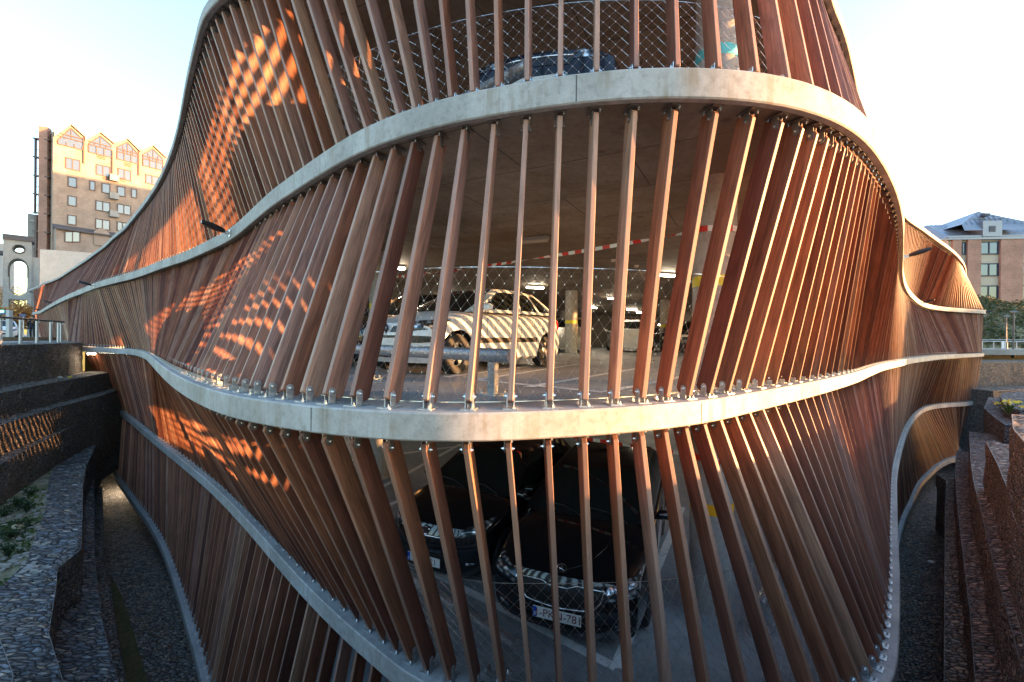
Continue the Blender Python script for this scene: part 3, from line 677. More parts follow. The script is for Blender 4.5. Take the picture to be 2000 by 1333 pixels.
# weeds on the soil terrace
def leaf_cloud(mb, c, r, n, s, rnd, flat=1.):
    for _ in range(n):
        while 1:
            p = Vector((rnd.uniform(-1,1), rnd.uniform(-1,1), rnd.uniform(-1,1)))
            if p.length < 1: break
        p = Vector(c)+Vector((p.x*r[0], p.y*r[1], p.z*r[2])); a = Vector((rnd.gauss(0,1), rnd.gauss(0,1), rnd.gauss(0,1))).normalized(); b = a.orthogonal().normalized()
        q = s*rnd.uniform(.6, 1.4); a2 = a*q; b2 = b*q*.55
        mb.poly([p-a2, p+b2, p+a2, p-b2])
rnd = random.Random(11)
def weed_plant(x, y, z, h, r, name, label, cat, group, m='leafdark', flowers=False):
    root = empty(name, (x, y, z)); tag(root, label, cat, group)
    mb = MB()
    for i in range(34):
        a = rnd.uniform(0, 6.28); l = rnd.uniform(.4, 1)*r; hh = h*rnd.uniform(.4, 1); t = Vector((math.cos(a), math.sin(a), 0)); s_ = Vector((-t.y, t.x, 0))*.018
        p1 = t*l*.5+Vector((0,0,hh*.75)); p2 = t*l+Vector((0,0,hh))
        mb.poly([-s_*.4, s_*.4, p1+s_, p1-s_]); mb.poly([p1-s_, p1+s_, p2])
        leaf_cloud(mb, p2, (.05,.05,.05), 3, .025, rnd)
    mb.build('leaves', m, root)
    if flowers:
        fb = MB()
        for i in range(16):
            a = rnd.uniform(0, 6.28); l = rnd.uniform(0, r); leaf_cloud(fb, (math.cos(a)*l, math.sin(a)*l, h*rnd.uniform(.6, 1.05)), (.04,.04,.03), 5, .05, rnd)
        fb.build('flower', 'yellow', root)
wl_ = [(52,924,'weed tuft at the foot of the rubble wall, farthest back on the soil terrace'),(78,912,'weed tuft next to the farthest one on the soil terrace'),(60,968,'low weed in the middle of the soil terrace'),(38,990,'dark weed on the open soil, right of the wall foot'),(52,1001,'weed beside the small tan stone'),(24,1050,'leafy weed cluster low on the soil terrace'),(16,1088,'weed nearest the bottom of the soil terrace'),(8,1010,'dark weed at the left border of the soil terrace'),(34,1035,'sprig of weed just above the leafy cluster'),(112,898,'weed by the narrow far end of the soil terrace'),(12,960,'weed tucked against the rubble wall by the left border')]
for px, py, lb in wl_:
    x, y = P(px, py, Z(-4.1)); weed_plant(x, y, Z(-4.12), rnd.uniform(.16,.34), rnd.uniform(.12,.24), 'weed', lb, 'weed', 'weeds on the soil terrace')
x, y = P(1969, 806, Z(-1.95)); weed_plant(x, y, Z(-2.0), .38, .3, 'flowering_plant', 'small bush of yellow flowers on the far right rubble ledge', 'plant', None, 'leaf', True)
gm = MB()
for i in range(2600):
    px, py = rnd.uniform(-10, 130), rnd.uniform(890, 1150); x, y = P(px, py, Z(-4.1)); q = mn.noise(Vector((x*1.3, y*1.3, 3.)))
    lim = float(np.interp(py, [850,881,905,930,1000,1050,1091,1134,1160], [150,118,104,92,82,64,50,12,-12]))
    if q < .02 or px > lim: continue
    leaf_cloud(gm, (x, y, Z(-4.09)), (.05,.05,.02), 2, .03, rnd)
kind(gm.build('ground_cover', 'leaf'), 'stuff')
rb = MB()
for i in range(160):
    px, py = rnd.uniform(0, 100), rnd.uniform(915, 1120); x, y = P(px, py, Z(-4.1))
    s_ = rnd.uniform(.015, .05); rb.box((x, y, Z(-4.11)+s_*.3), (s_, s_*.3, 0), (-s_*.25, s_*.8, 0), (0, 0, s_*.5))
kind(rb.build('pebbles', 'greyc'), 'stuff')
# ================================================================== LEFT BACKGROUND
# steel railing on the street wall
rl = empty('street_railing', (-16.5, 15, SL)); tag(rl, 'thin steel railing with a dark handrail on top of the left rubble wall', 'railing')
li = Matrix.Translation((16.5, -15, -SL))
path = [D(0, 622, 14.2), D(60, 622, 16.2), D(125, 622, 18.9)]; path = [Vector((p.x, p.y, CAMZ+.52)) for p in path]
path = [Vector((-14.6, 11.0, CAMZ+.52))]+path
mb = MB(); mb.tube(path, .035, 8); o = mb.build('handrail', 'darkmetal', rl, smooth=True); o.matrix_parent_inverse = li
for px, Y in ((1,14.3),(40,15.5),(72,16.7),(99,17.7),(114,18.4),(119,18.7)):
    p = D(px, 640, Y); mb = MB(); mb.box((p.x, p.y, (SL+CAMZ+.5)/2), (.03,.0,0), (0,.03,0), (0,0,(CAMZ+.5-SL)/2)); mb.tube([(p.x, p.y, CAMZ+.42), (p.x+.12, p.y-.04, CAMZ+.42), (p.x+.12, p.y-.04, CAMZ+.5)], .012, 6)
    o = mb.build('rail_post', 'railgrey', rl); o.matrix_parent_inverse = li
# brown timber edging behind the railing
mb = MB(); a = D(2, 667, 22); b = D(108, 664, 26)
mb.box(((a.x+b.x)/2, (a.y+b.y)/2, SL+.1), ((b.x-a.x)/2, (b.y-a.y)/2, 0), (-.1, .15, 0), (0, 0, .1)); tag(mb.build('bench', 'plinth'), 'low brown timber bench slab behind the left railing', 'bench')
# apartment block of yellow brick
A1 = D(102, 400, 75.0); A1 = Vector((A1.x, A1.y)); A2 = D(345, 400, 88.5); A2 = Vector((A2.x, A2.y)); wt = (A2-A1).normalized(); wn_ = Vector((wt.y, -wt.x))
A3 = A2+wt*4; dep = -wn_*16
apt = empty('apartment_building', (A1.x, A1.y, SL)); tag(apt, 'tall yellow brick apartment block with a row of glazed gables, sunlit at the top', 'building')
ai = Matrix.Translation((-A1.x, -A1.y, -SL))
def ap(mb, name, m, parent=None, **kw):
    o = mb.build(name, m, parent or apt, **kw)
    if not parent: o.matrix_parent_inverse = ai
    return o
def Wa(px, py): return W(px, py, A1, wn_)
def uvw(p): return ((Vector((p.x, p.y))-A1).dot(wt), p.z)
gb = [((110,262),(139,241),(163,262)),((170,270),(196,256),(220,275)),((226,276),(249,269),(271,291)),((276,291),(299,282),(320,302))]
topl = [Wa(103,262)]
mb = MB()
tl = [Wa(104,255)]
for (l_, a_, r_) in gb: tl += [Wa(l_[0]-3, l_[1]-3), Wa(a_[0], a_[1]), Wa(r_[0]+3, r_[1]+1)]
tl.append(Vector((A3.x, A3.y, tl[-1].z)))
bot = [Vector((A3.x, A3.y, SL)), Vector((A1.x, A1.y, SL))]
front = tl+bot
mb.poly(front[::-1], [uvw(p) for p in front[::-1]])
d3 = Vector((dep.x, dep.y, 0)); zt_ = tl[0].z
for a, b in zip(front, front[1:]+front[:1]): mb.poly([a, b, b+d3, a+d3], [(0, a.z), (1, b.z), (1, b.z+16), (0, a.z+16)])
mb.f[-1]; ap(mb, 'wall', 'brick')
n3 = Vector((wn_.x, wn_.y, 0)); t3 = Vector((wt.x, wt.y, 0))
# side wall UV for the left flank is short; gable trims and glazed gables
for (l_, a_, r_) in gb:
    pl, pa, pr = Wa(l_[0]-4, l_[1]+2), Wa(a_[0], a_[1]), Wa(r_[0]+4, r_[1]+4)
    mb = MB()
    for p, q in ((pl, pa), (pa, pr)):
        up = Vector((0,0,.32)); mb.box((p+q)/2+n3*.18, (q-p)/2, n3*.16, up)
    g = ap(mb, 'gable_trim', 'trim')
    zb_ = Wa(a_[0], a_[1]+47).z
    gl, gr = Wa(l_[0]+3, l_[1]+34), Wa(r_[0]-2, r_[1]+30); xl, xr = uvw(gl)[0], uvw(gr)[0]; ss = Vector((A1.x, A1.y, 0))
    pt = lambda s_, z_: ss+t3*s_+Vector((0,0,z_))
    pk = pa.z-.9; zl = pl.z-.7; zr = pr.z-.7; zm = zb_+1.35; xm = uvw(pa)[0]
    f = MB(); f.poly([pt(xl, zb_)+n3*.03, pt(xr, zb_)+n3*.03, pt(xr, zr)+n3*.03, pt(xm, pk)+n3*.03, pt(xl, zl)+n3*.03]); go = ap(f, 'window', 'winglass')
    f = MB()
    for q in (0, 1/3, 2/3, 1): s_ = xl+(xr-xl)*q; f.box(pt(s_, (zb_+zl)/2)+n3*.08, t3*.07, n3*.05, Vector((0,0,(zl-zb_)/2)))
    for zz in (zb_, zm, zm+.5): f.box(pt((xl+xr)/2, zz)+n3*.08, t3*(xr-xl)/2, n3*.05, Vector((0,0,.08)))
    for sx, ez in ((xl, zl), (xr, zr)): a = pt(sx, ez); b = pt(xm, pk); f.box((a+b)/2+n3*.08, (b-a)/2, n3*.05, Vector((0,0,.09)))
    f.box(pt(xm, (zm+pk)/2)+n3*.08, t3*.05, n3*.05, Vector((0,0,(pk-zm)/2)))
    for q in (.25, .75): s_ = xl+(xr-xl)*q; f.box(pt(s_, (zm+zl+.5)/2)+n3*.08, t3*.04, n3*.05, Vector((0,0,(zl+.5-zm)/2)))
    f.build('frame', 'winframe', go)
wins = [(128.5,308,156,329),(188.5,321,214.5,341),(231,329,255.5,349),(285,341,310,358),(133.5,345.5,149.5,364),(175.5,353.5,185.5,371),(199.5,358,214.5,376),(229.5,364,244,382),(257,369,266.5,385.5),(133,382.5,149,401),(187.5,392,214.5,410.5),(229.5,398.5,255,416.5),(132.5,420,148.5,438),(187,427.5,214,446),(229,433.5,250,451),(127,453,156,473),(191,461,206,478)]
for x0, y0, x1, y1 in wins:
    a = Wa(x0, y0); b = Wa(x1, y1); c_ = Wa(x0, y1); sx0, sx1 = uvw(a)[0], uvw(b)[0]; z1_, z0_ = a.z, c_.z
    pt = lambda s_, z_: Vector((A1.x, A1.y, 0))+t3*s_+Vector((0,0,z_))
    f = MB(); f.poly([pt(sx0,z0_)+n3*.02, pt(sx1,z0_)+n3*.02, pt(sx1,z1_)+n3*.02, pt(sx0,z1_)+n3*.02]); go = ap(f, 'window', 'winglass')
    f = MB(); w2 = x1-x0 > 20
    for s_ in [sx0, sx1]+([sx0+(sx1-sx0)*.48] if w2 else []): f.box(pt(s_, (z0_+z1_)/2)+n3*.05, t3*.07, n3*.05, Vector((0,0,(z1_-z0_)/2+.06)))
    for z_ in (z0_, z1_): f.box(pt((sx0+sx1)/2, z_)+n3*.05, t3*((sx1-sx0)/2+.06), n3*.06, Vector((0,0,.07)))
    f.build('frame', 'winframe', go)
for x0, y0 in ((190,303),(243,318),(201,344),(231,347)):
    a = Wa(x0, y0); mb = MB()
    for q in range(3): mb.box(a+t3*.5+Vector((0,0,-.25*q))+n3*.12, t3*.55, n3*.03, Vector((0,0,.05)))
    ap(mb, 'balcony_rail', 'winframe')
for x0, y0 in ((222,349),(222,384),(222,419)):
    a = Wa(x0, y0); mb = MB(); mb.box(a+n3*.35, t3*.62, n3*.35, Vector((0,0,.55))); ap(mb, 'vent_box', 'greyc')
for x0 in (163.5, 219, 271):
    a = Wa(x0, 295 if x0 < 200 else 320); mb = MB(); mb.box(a+n3*.1, t3*.09, n3*.1, Vector((0,0,2.2))); ap(mb, 'rain_pipe', 'winframe')
# low annex with tiled roof in front
mb = MB(); a = Wa(103, 437); b = Wa(300, 466); c_ = Wa(103, 448)
za, zc = a.z, c_.z; s1 = uvw(Wa(215, 460))[0]+7
pt = lambda s_, z_, o_=0: Vector((A1.x, A1.y, 0))+t3*s_+Vector((0,0,z_))+n3*o_
mb.poly([pt(.2,zc,2.2), pt(s1,zc,2.2), pt(s1,SL,2.2), pt(.2,SL,2.2)], [(0,zc),(s1,zc),(s1,SL),(0,SL)]); mb.poly([pt(.2,zc,2.2), pt(.2,SL,2.2), pt(.2,SL,0), pt(.2,zc,0)], [(0,zc),(0,SL),(2,SL),(2,zc)])
an = ap(mb, 'annex_wall', 'brick')
mb = MB(); mb.poly([pt(-.1,zc-.1,2.6), pt(s1,zc-.1,2.6), pt(s1,za,0), pt(-.1,za,0)]); mb.poly([pt(-.1,zc-.25,2.6), pt(-.1,za,0), pt(s1,za,0), pt(s1,zc-.25,2.6)]); mb.box(pt(s1/2,zc-.15,2.62), t3*s1/2, n3*.08, Vector((0,0,.12))); mb.build('roof', 'roofslate', an)
for x0, y0, x1, y1 in [(127,453,156,473),(191,461,206,478)]:
    pa = [W(x, y, A1+Vector((wn_.x, wn_.y))*2.24, wn_) for x, y in ((x0,y1),(x1,y1),(x1,y0),(x0,y0))]
    f = MB(); f.poly(pa); go = f.build('window', 'winglass', an)
    f = MB()
    for i in range(4): p, q = pa[i], pa[(i+1) % 4]; f.box((p+q)/2+n3*.04, (q-p)/2, n3*.04, (Vector((0,0,.07)) if abs((q-p).z) < .8 else t3*.07))
    f.box((pa[0]+pa[2])/2+n3*.04, t3*.06, n3*.04, Vector((0,0,abs((pa[0]-pa[2]).z)/2))); f.build('frame', 'winframe', go)
# dormer on the annex
p = W(199, 462, A1+Vector((wn_.x, wn_.y))*2.4, wn_); mb = MB(); hw = 1.0
q0 = p-t3*hw; q1_ = p+t3*hw; zz0 = p.z-1.6; apx = p+Vector((0,0,1.6))
f_ = [Vector((q0.x,q0.y,zz0)), Vector((q1_.x,q1_.y,zz0)), q1_+Vector((0,0,.7)), apx, q0+Vector((0,0,.7))]
mb.poly(f_, [(i*.3, v.z) for i, v in enumerate(f_)])
for i in range(5): a, b = f_[i], f_[(i+1) % 5]; mb.poly([b, a, a-n3*2.2, b-n3*2.2])
mb.build('dormer', 'brick', an)
# brick pier with steel fire stair frame at the left end
px_ = [D(82,250,76), D(95,250,76)]
mb = MB(); b0 = px_[0]; b1 = px_[1]
zt2 = b0.z; nf = Vector((.35,-.94,0)); tf = Vector((.94,.35,0)); wdt = (b1-b0).length
mb.box((b0+b1)/2*Vector((1,1,0)) if False else Vector(((b0.x+b1.x)/2, (b0.y+b1.y)/2, (zt2+SL)/2)), tf*wdt/2, nf*.6, Vector((0,0,(zt2-SL)/2)))
tower = mb.build('stair_pier', 'redbrick', None); tower.parent = apt; tower.matrix_parent_inverse = ai
me = tower.data; uvl = me.uv_layers[0]
for p_ in me.polygons:
    for li_ in p_.loop_indices: v = me.vertices[me.loops[li_].vertex_index].co; uvl.data[li_].uv = ((v.x*.8+v.y*.6), v.z)
mb = MB()
za_, zb2 = D(69,272,76), D(69,418,76)
for px in (69.5,): p = D(px, 300, 76); mb.box((p.x, p.y, (za_.z+zb2.z)/2), (.12,0,0), (0,.12,0), (0,0,(za_.z-zb2.z)/2))
for i, py in enumerate(range(272, 500, 36)):
    p = D(69, py, 76); q = D(101, py+4, 76); mb.box((p+q)/2, (q-p)/2, (0,.5,0), (0,0,.1))
    p = D(90, py-14, 76); q = D(101, py-14, 76); mb.box((p+q)/2, (q-p)/2, (0,.04,0), (0,0,.04))
    p = D(69, py-15, 76); q = D(80, py-15, 76); mb.box((p+q)/2, (q-p)/2, (0,.04,0), (0,0,.04))
p = D(71.5, 450, 76); mb.box(Vector((p.x, p.y, (D(70,420,76).z+SL)/2)), (.18,0,0), (0,.2,0), (0,0,(D(70,420,76).z-SL)/2))
o = mb.build('fire_stair', 'winframe', None); o.parent = apt; o.matrix_parent_inverse = ai
# lower grey block left of it and the arched concrete tower
def box_px(mb, x0, y0, x1, y1, Y, dp, uvs=1.):
    a, b = D(x0, y0, Y), D(x1, y0, Y); z0_ = D(x0, y1, Y).z if y1 else SL
    mb.abox(a.x, b.x, Y, Y+dp, z0_, a.z); return a, b
mb = MB(); box_px(mb, 55, 419, 84, None, 78, 8); box_px(mb, 62, 560, 80, None, 52, 1.)
gbk = mb.build('concrete_building', 'greyc'); tag(gbk, 'plain grey concrete block left of the brick apartment tower', 'building')
mb = MB()
p = D(68, 420, 77.9); 
for y in (432, 470, 510, 548): q = D(59, y, 77.9); q2 = D(80, y, 77.9); mb.box((q+q2)/2, (q2-q)/2, (0,.12,0), (0,0,.15))
mb.build('string_course', 'palec', gbk)
# arch tower
AY = 60.; mb = MB()
x0, x1 = D(8,500,AY).x, D(61,500,AY).x; zt3 = D(30,470,AY).z; ax0, ax1 = D(18,560,AY).x, D(53,560,AY).x; cx = (ax0+ax1)/2; rr = (ax1-ax0)/2
zsp = D(30,524,AY).z; zlow = D(30,560,AY).z; ox, oz = D(37,487,AY).x, D(37,487,AY).z; orx, orz = (D(47,487,AY).x-D(27,487,AY).x)/2, (D(37,480,AY).z-D(37,494,AY).z)/2
def ringhole(mb, outer, inner, y0, y1):
    n = len(inner)
    for i in range(n):
        j = (i+1) % n; a, b, c_, d = outer[i], outer[j], inner[j], inner[i]
        mb.poly([(a[0],y0,a[1]),(b[0],y0,b[1]),(c_[0],y0,c_[1]),(d[0],y0,d[1])]); mb.poly([(d[0],y1,d[1]),(c_[0],y1,c_[1]),(b[0],y1,b[1]),(a[0],y1,a[1])]); mb.poly([(d[0],y0,d[1]),(c_[0],y0,c_[1]),(c_[0],y1,c_[1]),(d[0],y1,d[1])])
def rectpt(th, xa, xb, za, zb, c0, c1):
    dx, dz = math.cos(th), math.sin(th); t = min(((xb-c0)/dx if dx > 1e-6 else (xa-c0)/dx if dx < -1e-6 else 9e9), ((zb-c1)/dz if dz > 1e-6 else (za-c1)/dz if dz < -1e-6 else 9e9)); return (c0+dx*t, c1+dz*t)
N = 48; ths = sorted([2*math.pi*i/N for i in range(N)])
zmid = D(30,505,AY).z; zbase2 = D(30,585,AY).z
def addcorn(xa, xb, za, zb, c0, c1): return sorted(set(ths+[math.atan2(z_-c1, x_-c0) % (2*math.pi) for x_ in (xa, xb) for z_ in (za, zb)]))
TT = addcorn(x0, x1, zmid, zt3-.0, ox, oz); ringhole(mb, [rectpt(t, x0, x1, zmid, zt3, ox, oz) for t in TT], [(ox+orx*math.cos(t), oz+orz*math.sin(t)) for t in TT], AY, AY+2.5)
ccz = (zsp+zlow)/2
TT = addcorn(x0, x1, zbase2, zmid, cx, ccz)
def stad(t):
    dx, dz = math.cos(t), math.sin(t); hh = (zsp-zlow)/2
    if abs(dz)*rr <= abs(dx)*hh: return (cx+rr*(1 if dx > 0 else -1), ccz+dz*rr/abs(dx))
    s_ = 1 if dz > 0 else -1; cz = ccz+s_*hh; B = -2*dz*s_*hh; C_ = hh*hh-rr*rr; tt = (-B+math.sqrt(max(B*B-4*C_, 0)))/2; return (cx+dx*tt, ccz+dz*tt)
ringhole(mb, [rectpt(t, x0, x1, zbase2, zmid, cx, ccz) for t in TT], [stad(t) for t in TT], AY, AY+2.5)
for xa, xb in ((x0, ax0), (ax1, x1)): mb.abox(xa, xb, AY, AY+2.5, SL, zbase2-.001)
mb.abox(x0-.1, x1+.1, AY-.15, AY+2.6, zmid-.12, zmid+.12) if False else None
tw = mb.build('arch_tower', 'greyc'); tag(tw, 'grey concrete gate tower with a tall arch and an oval window at far left', 'tower')
mb = MB(); mb.abox(x0-.1, x1+.3, AY-.2, AY+2.7, zt3+.002, D(30,460,AY).z); mb.build('parapet', 'roofslate', tw)
mb = MB(); mb.abox(x1+.02, D(75,500,AY).x, AY+.3, AY+2.2, SL, D(70,500,AY).z); mb.build('side_pier', 'greyc', tw)
mb = MB(); mb.tube([(ox+orx*1.08*math.cos(t), AY-.03, oz+orz*1.08*math.sin(t)) for t in np.linspace(0, 2*math.pi, 25)], .1, 6, False); mb.tube([(p[0], AY-.03, p[1]) for p in [stad(t) for t in np.linspace(.0, math.pi, 20)]], .1, 6); mb.build('window_ring', 'darkmetal', tw)
mb = MB(); a = D(-25,493,AY).x; mb.abox(a, x0-.02, AY+.5, AY+2, D(0,499,AY).z, D(0,492,AY).z); mb.build('bridge_beam', 'roofslate', tw)
mb = MB(); mb.abox(D(-60,500,95).x, D(6,500,95).x, 95, 100, SL, D(0,474,95).z); th_ = mb.build('terrace_house', 'palec'); HX = (D(-60,500,95).x+D(6,500,95).x)/2; tag(th_, 'pale building glimpsed at the extreme left edge behind the arch tower', 'building')
def face_cam(objs, cx, cy, deg, sx):
    cr, sr = math.cos(R(deg)), math.sin(R(deg))
    for o in objs:
        for v in o.data.vertices:
            dx, dy = (v.co.x-cx)*sx, v.co.y-cy; v.co.x = cx+dx*cr-dy*sr; v.co.y = cy+dx*sr+dy*cr
face_cam([tw]+[q for q in bpy.data.objects if q.parent == tw], (x0+x1)/2, AY, 45, .72)
face_cam([th_], HX, 97, 46, .7)
face_cam([gbk]+[q for q in bpy.data.objects if q.parent == gbk], D(68,420,78).x, 78, 42, .74)
# white wall block in front of the apartments
mb = MB(); a = D(78,487,50); b = D(215,497,55); mb.poly([(a.x,a.y,SL),(b.x,b.y,SL),(b.x,b.y,b.z),(a.x,a.y,a.z)]); mb.poly([(a.x,a.y,a.z),(b.x,b.y,b.z),(b.x-4,b.y+7,b.z),(a.x-4,a.y+7,a.z)]); mb.poly([(a.x,a.y,SL),(a.x,a.y,a.z),(a.x-4,a.y+7,a.z),(a.x-4,a.y+7,SL)]); mb.poly([(b.x,b.y,SL),(b.x-4,b.y+7,SL),(b.x-4,b.y+7,b.z),(b.x,b.y,b.z)]); mb.poly([(a.x,a.y,SL),(a.x-4,a.y+7,SL),(b.x-4,b.y+7,SL),(b.x,b.y,SL)]); mb.poly([(a.x-4,a.y+7,SL),(a.x-4,a.y+7,a.z),(b.x-4,b.y+7,b.z),(b.x-4,b.y+7,SL)])
tag(mb.build('white_building', 'palec'), 'blank white rendered block between the brick apartments and the car park', 'building')
# glass balustrade and steps beyond
# unseen tall block, added behind the car park to throw shade on the apartments
mb = MB(); mb.abox(0, 16, 44.3, 104, SL, 32.6); tag(mb.build('shade_block', 'redbrick'), 'unseen brick block added behind the car park to shade the apartments', 'building')
# trees and shrubs
def tree(name, x, y, z, h, r, leaf, label, cat, n, s, group=None, limbs=6):
    root = empty(name, (x, y, z)); tag(root, label, cat, group)
    mb = MB(); mb.tube([(0,0,0),(.1,.05,h*.3),(.05,-.1,h*.6),(0,0,h*.85)], [.18*h/6,.13*h/6,.08*h/6,.03], 8)
    ends = []
    for i in range(limbs*2):
        a = rnd.uniform(0, 6.28); z1 = h*rnd.uniform(.3, .7); e = Vector((math.cos(a)*r*rnd.uniform(.4,.85), math.sin(a)*r*rnd.uniform(.4,.85), z1+h*rnd.uniform(.1,.3))); ends.append(e)
        mb.tube([(0,0,z1), (e.x*.5, e.y*.5, z1+(e.z-z1)*.35), tuple(e)], [.05*h/6,.03*h/6,.012], 5)
    mb.build('trunk', 'bark', root)
    mb = MB()
    for e in ends: leaf_cloud(mb, e, (r*.42, r*.42, h*.16), n//len(ends), s, rnd)
    mb.build('crown', leaf, root)
p = D(36, 560, 84); tree('autumn_tree', p.x, p.y, SL, 9, 4.2, 'leafaut', 'autumn tree with thin orange foliage seen through the tower arch', 'tree', 2600, .11)
p = D(2, 590, 88); tree('autumn_tree', p.x, p.y, SL, 7.5, 3.5, 'leafaut', 'bare orange-brown tree left of the arch tower at the picture edge', 'tree', 1500, .11)
for px, Y, h, r, lb in ((42,50,2.6,1.7,'dark evergreen shrub in front of the arch tower, right one'),(22,52,2.4,1.6,'dark evergreen shrub in front of the arch tower, left one'),(32,48,3.3,1.1,'orange-tinged shrub rising between the dark evergreens')):
    p = D(px, 640, Y); tree('shrub', p.x, p.y, SL, h, r, 'leafaut' if 'orange' in lb else 'leafdark', lb, 'shrub', 1800, .10, 'shrubs before the arch tower', 5)
# street sign with a lit green display, white post
p = D(18, 660, 24); sg = empty('street_sign', (p.x, p.y, SL)); tag(sg, 'white street post carrying a blue sign with a lit green panel', 'sign')
mb = MB(); H_ = D(18,606,24).z-SL; mb.box((0,0,H_/2), (.09,0,0), (0,.09,0), (0,0,H_/2)); mb.build('post', 'palec', sg)
M['signblue'] = mat('sign_blue', (.03,.05,.15), .4); M['signgreen'] = mat('lit_green', (.1,.8,.4), .4, emis=(.08,.75,.35), es=1.2)
mb = MB(); mb.box((-.42, 0, H_-.12), (.36,0,0), (0,.05,0), (0,0,.13)); pn = mb.build('sign_panel', 'signblue', sg)
mb = MB(); mb.box((-.5, -.056, H_-.08), (.26,0,0), (0,.004,0), (0,0,.06)); mb.build('lit_display', 'signgreen', pn)
p = D(46, 625, 40); sg = empty('street_sign', (p.x, p.y, SL)); tag(sg, 'small blue and white sign on a thin post behind the pedestrian', 'sign')
mb = MB(); mb.tube([(0,0,0),(0,0,2.1)], .04, 6); mb.build('post', 'railgrey', sg)
mb = MB(); mb.box((0,-.06,2.0), (.28,0,0), (0,.02,0), (0,0,.13)); mb.build('sign_panel', 'signblue', sg)
# ================================================================== RIGHT BACKGROUND
BY = 60.; bx = lambda px, Y=BY: D(px, 600, Y).x; bz = lambda px, py, Y=BY: D(px, py, Y).z
off = empty('brick_office', (bx(1850), BY, SL), R(-7)); tag(off, 'red brick building with white window bands and a grey zinc mansard roof at right', 'building')
oi = Matrix.Translation((-bx(1850), -BY, -SL))
def op(mb, name, m, parent=None, **kw):
    o = mb.build(name, m, parent or off, **kw)
    if not parent: o.matrix_parent_inverse = oi
    return o
X0, X1_ = bx(1850), bx(2180); ztop = bz(1950, 466)
mb = MB(); mb.abox(X0, X1_, BY, BY+14, SL, ztop)
op(mb, 'wall', 'trim')
for a, b in ((1855,1870),(1881,1904),(1938,1976.5),(2010,2046),(2080,2110)):
    mb = MB(); x0, x1 = bx(a), bx(b); zt4 = bz(a, 463); mb.poly([(x0,BY-.35,SL),(x1,BY-.35,SL),(x1,BY-.35,zt4),(x0,BY-.35,zt4)], [(x0,SL),(x1,SL),(x1,zt4),(x0,zt4)])
    for xx, s_ in ((x0,-1),(x1,1)): mb.poly([(xx,BY-.35,SL),(xx,BY,SL),(xx,BY,zt4),(xx,BY-.35,zt4)][::-s_], [(0,SL),(.35,SL),(.35,zt4),(0,zt4)])
    mb.poly([(x0,BY-.35,zt4),(x1,BY-.35,zt4),(x1,BY,zt4),(x0,BY,zt4)]); op(mb, 'brick_pier', 'redbrick')
for a, b in ((1869,1880),(1904.5,1937),(1977,2009),(2047,2079)):
    for t_, b_ in ((475,498),(517,540),(560,587)):
        x0, x1, z1_, z0_ = bx(a), bx(b), bz(a,t_), bz(a,b_)
        f = MB(); f.poly([(x0,BY-.04,z0_),(x1,BY-.04,z0_),(x1,BY-.04,z1_),(x0,BY-.04,z1_)]); go = op(f, 'window', 'winglass')
        f = MB()
        for xx in (x0, (x0+x1)/2, x1): f.box((xx, BY-.07, (z0_+z1_)/2), (.06,0,0), (0,.05,0), (0,0,(z1_-z0_)/2))
        for zz in (z0_, z1_): f.box(((x0+x1)/2, BY-.07, zz), ((x1-x0)/2,0,0), (0,.05,0), (0,0,.07))
        f.build('frame', 'winframe2', go)
mb = MB(); ze = bz(1950,463); zr = bz(1800,443)+1.3
mb.poly([(X0-.4,BY-.5,ze-.3),(X1_,BY-.5,ze),(X1_,BY+5,ze+2.8),(X0+1.,BY+5,ze+2.7)]); mb.poly([(X0-.4,BY-.5,ze-.3),(X0+1,BY+5,ze+2.7),(X0+1,BY+14,ze+2.7),(X0-.4,BY+14.5,ze-.3)])
mb.poly([(X0+1,BY+5,ze+2.7),(X1_,BY+5,ze+2.8),(X1_,BY+14,ze+2.8),(X0+1,BY+14,ze+2.7)]); mb.abox(X0-.3, X1_, BY-.45, BY+.1, ze-.55, ze-.02)
for i in range(40):
    xx = X0+.6+i*.62
    if xx > X1_: break
    mb.tube([(xx,BY-.52,ze+.02),(xx+.05,BY+5,ze+2.82)], .03, 4)
rf = op(mb, 'roof', 'metalroof')
gx0, gx1, gxm = bx(1872), bx(1985), bx(1917); gz0, gzp = bz(1880,440), bz(1917,410)
mb = MB(); Yg = BY-.15
mb.poly([(gx0,Yg-.4,ze+.6),(gx1,Yg-.4,ze+.6),(gx1,Yg,gz0+.2),(gxm,Yg+1.5,gzp),(gx0,Yg,gz0)]); mb.poly([(gx0,Yg,gz0),(gxm,Yg+1.5,gzp),(gxm,Yg+8,gzp-.3),(gx0,Yg+8,gz0)]); mb.poly([(gx1,Yg,gz0+.2),(gx1,Yg+8,gz0),(gxm,Yg+8,gzp-.3),(gxm,Yg+1.5,gzp)])
for i in range(1, 12):
    q = i/12; xx = gx0+(gx1-gx0)*q; hz_ = gz0+(gzp-gz0)*(min(q/((gxm-gx0)/(gx1-gx0)), (1-q)/((gx1-gxm)/(gx1-gx0)))); mb.tube([(xx,Yg-.02,gz0),(xx,Yg+.02+1.5*(hz_-gz0)/(gzp-gz0),hz_)], .04, 4)
for zz in (gz0+.9, gz0+1.7, gz0+2.5): q = (zz-gz0)/(gzp-gz0); mb.tube([(gx0+(gxm-gx0)*q,Yg+1.5*q-.03,zz),(gx1+(gxm-gx1)*q,Yg+1.5*q-.03,zz)], .04, 4)
mb.abox(bx(1904), bx(1937), BY-.55, BY+3, ze-.2, gz0+.3)
mb.build('gable', 'metalroof', rf)
mb = MB(); mb.abox(bx(1915), bx(1925), BY-.62, BY-.5, bz(1920,457), bz(1920,446)); mb.abox(bx(1914), bx(1922), Yg+.1, Yg+.9, bz(1918,424), bz(1918,419)); mb.build('roof_window', 'winframe2', rf)
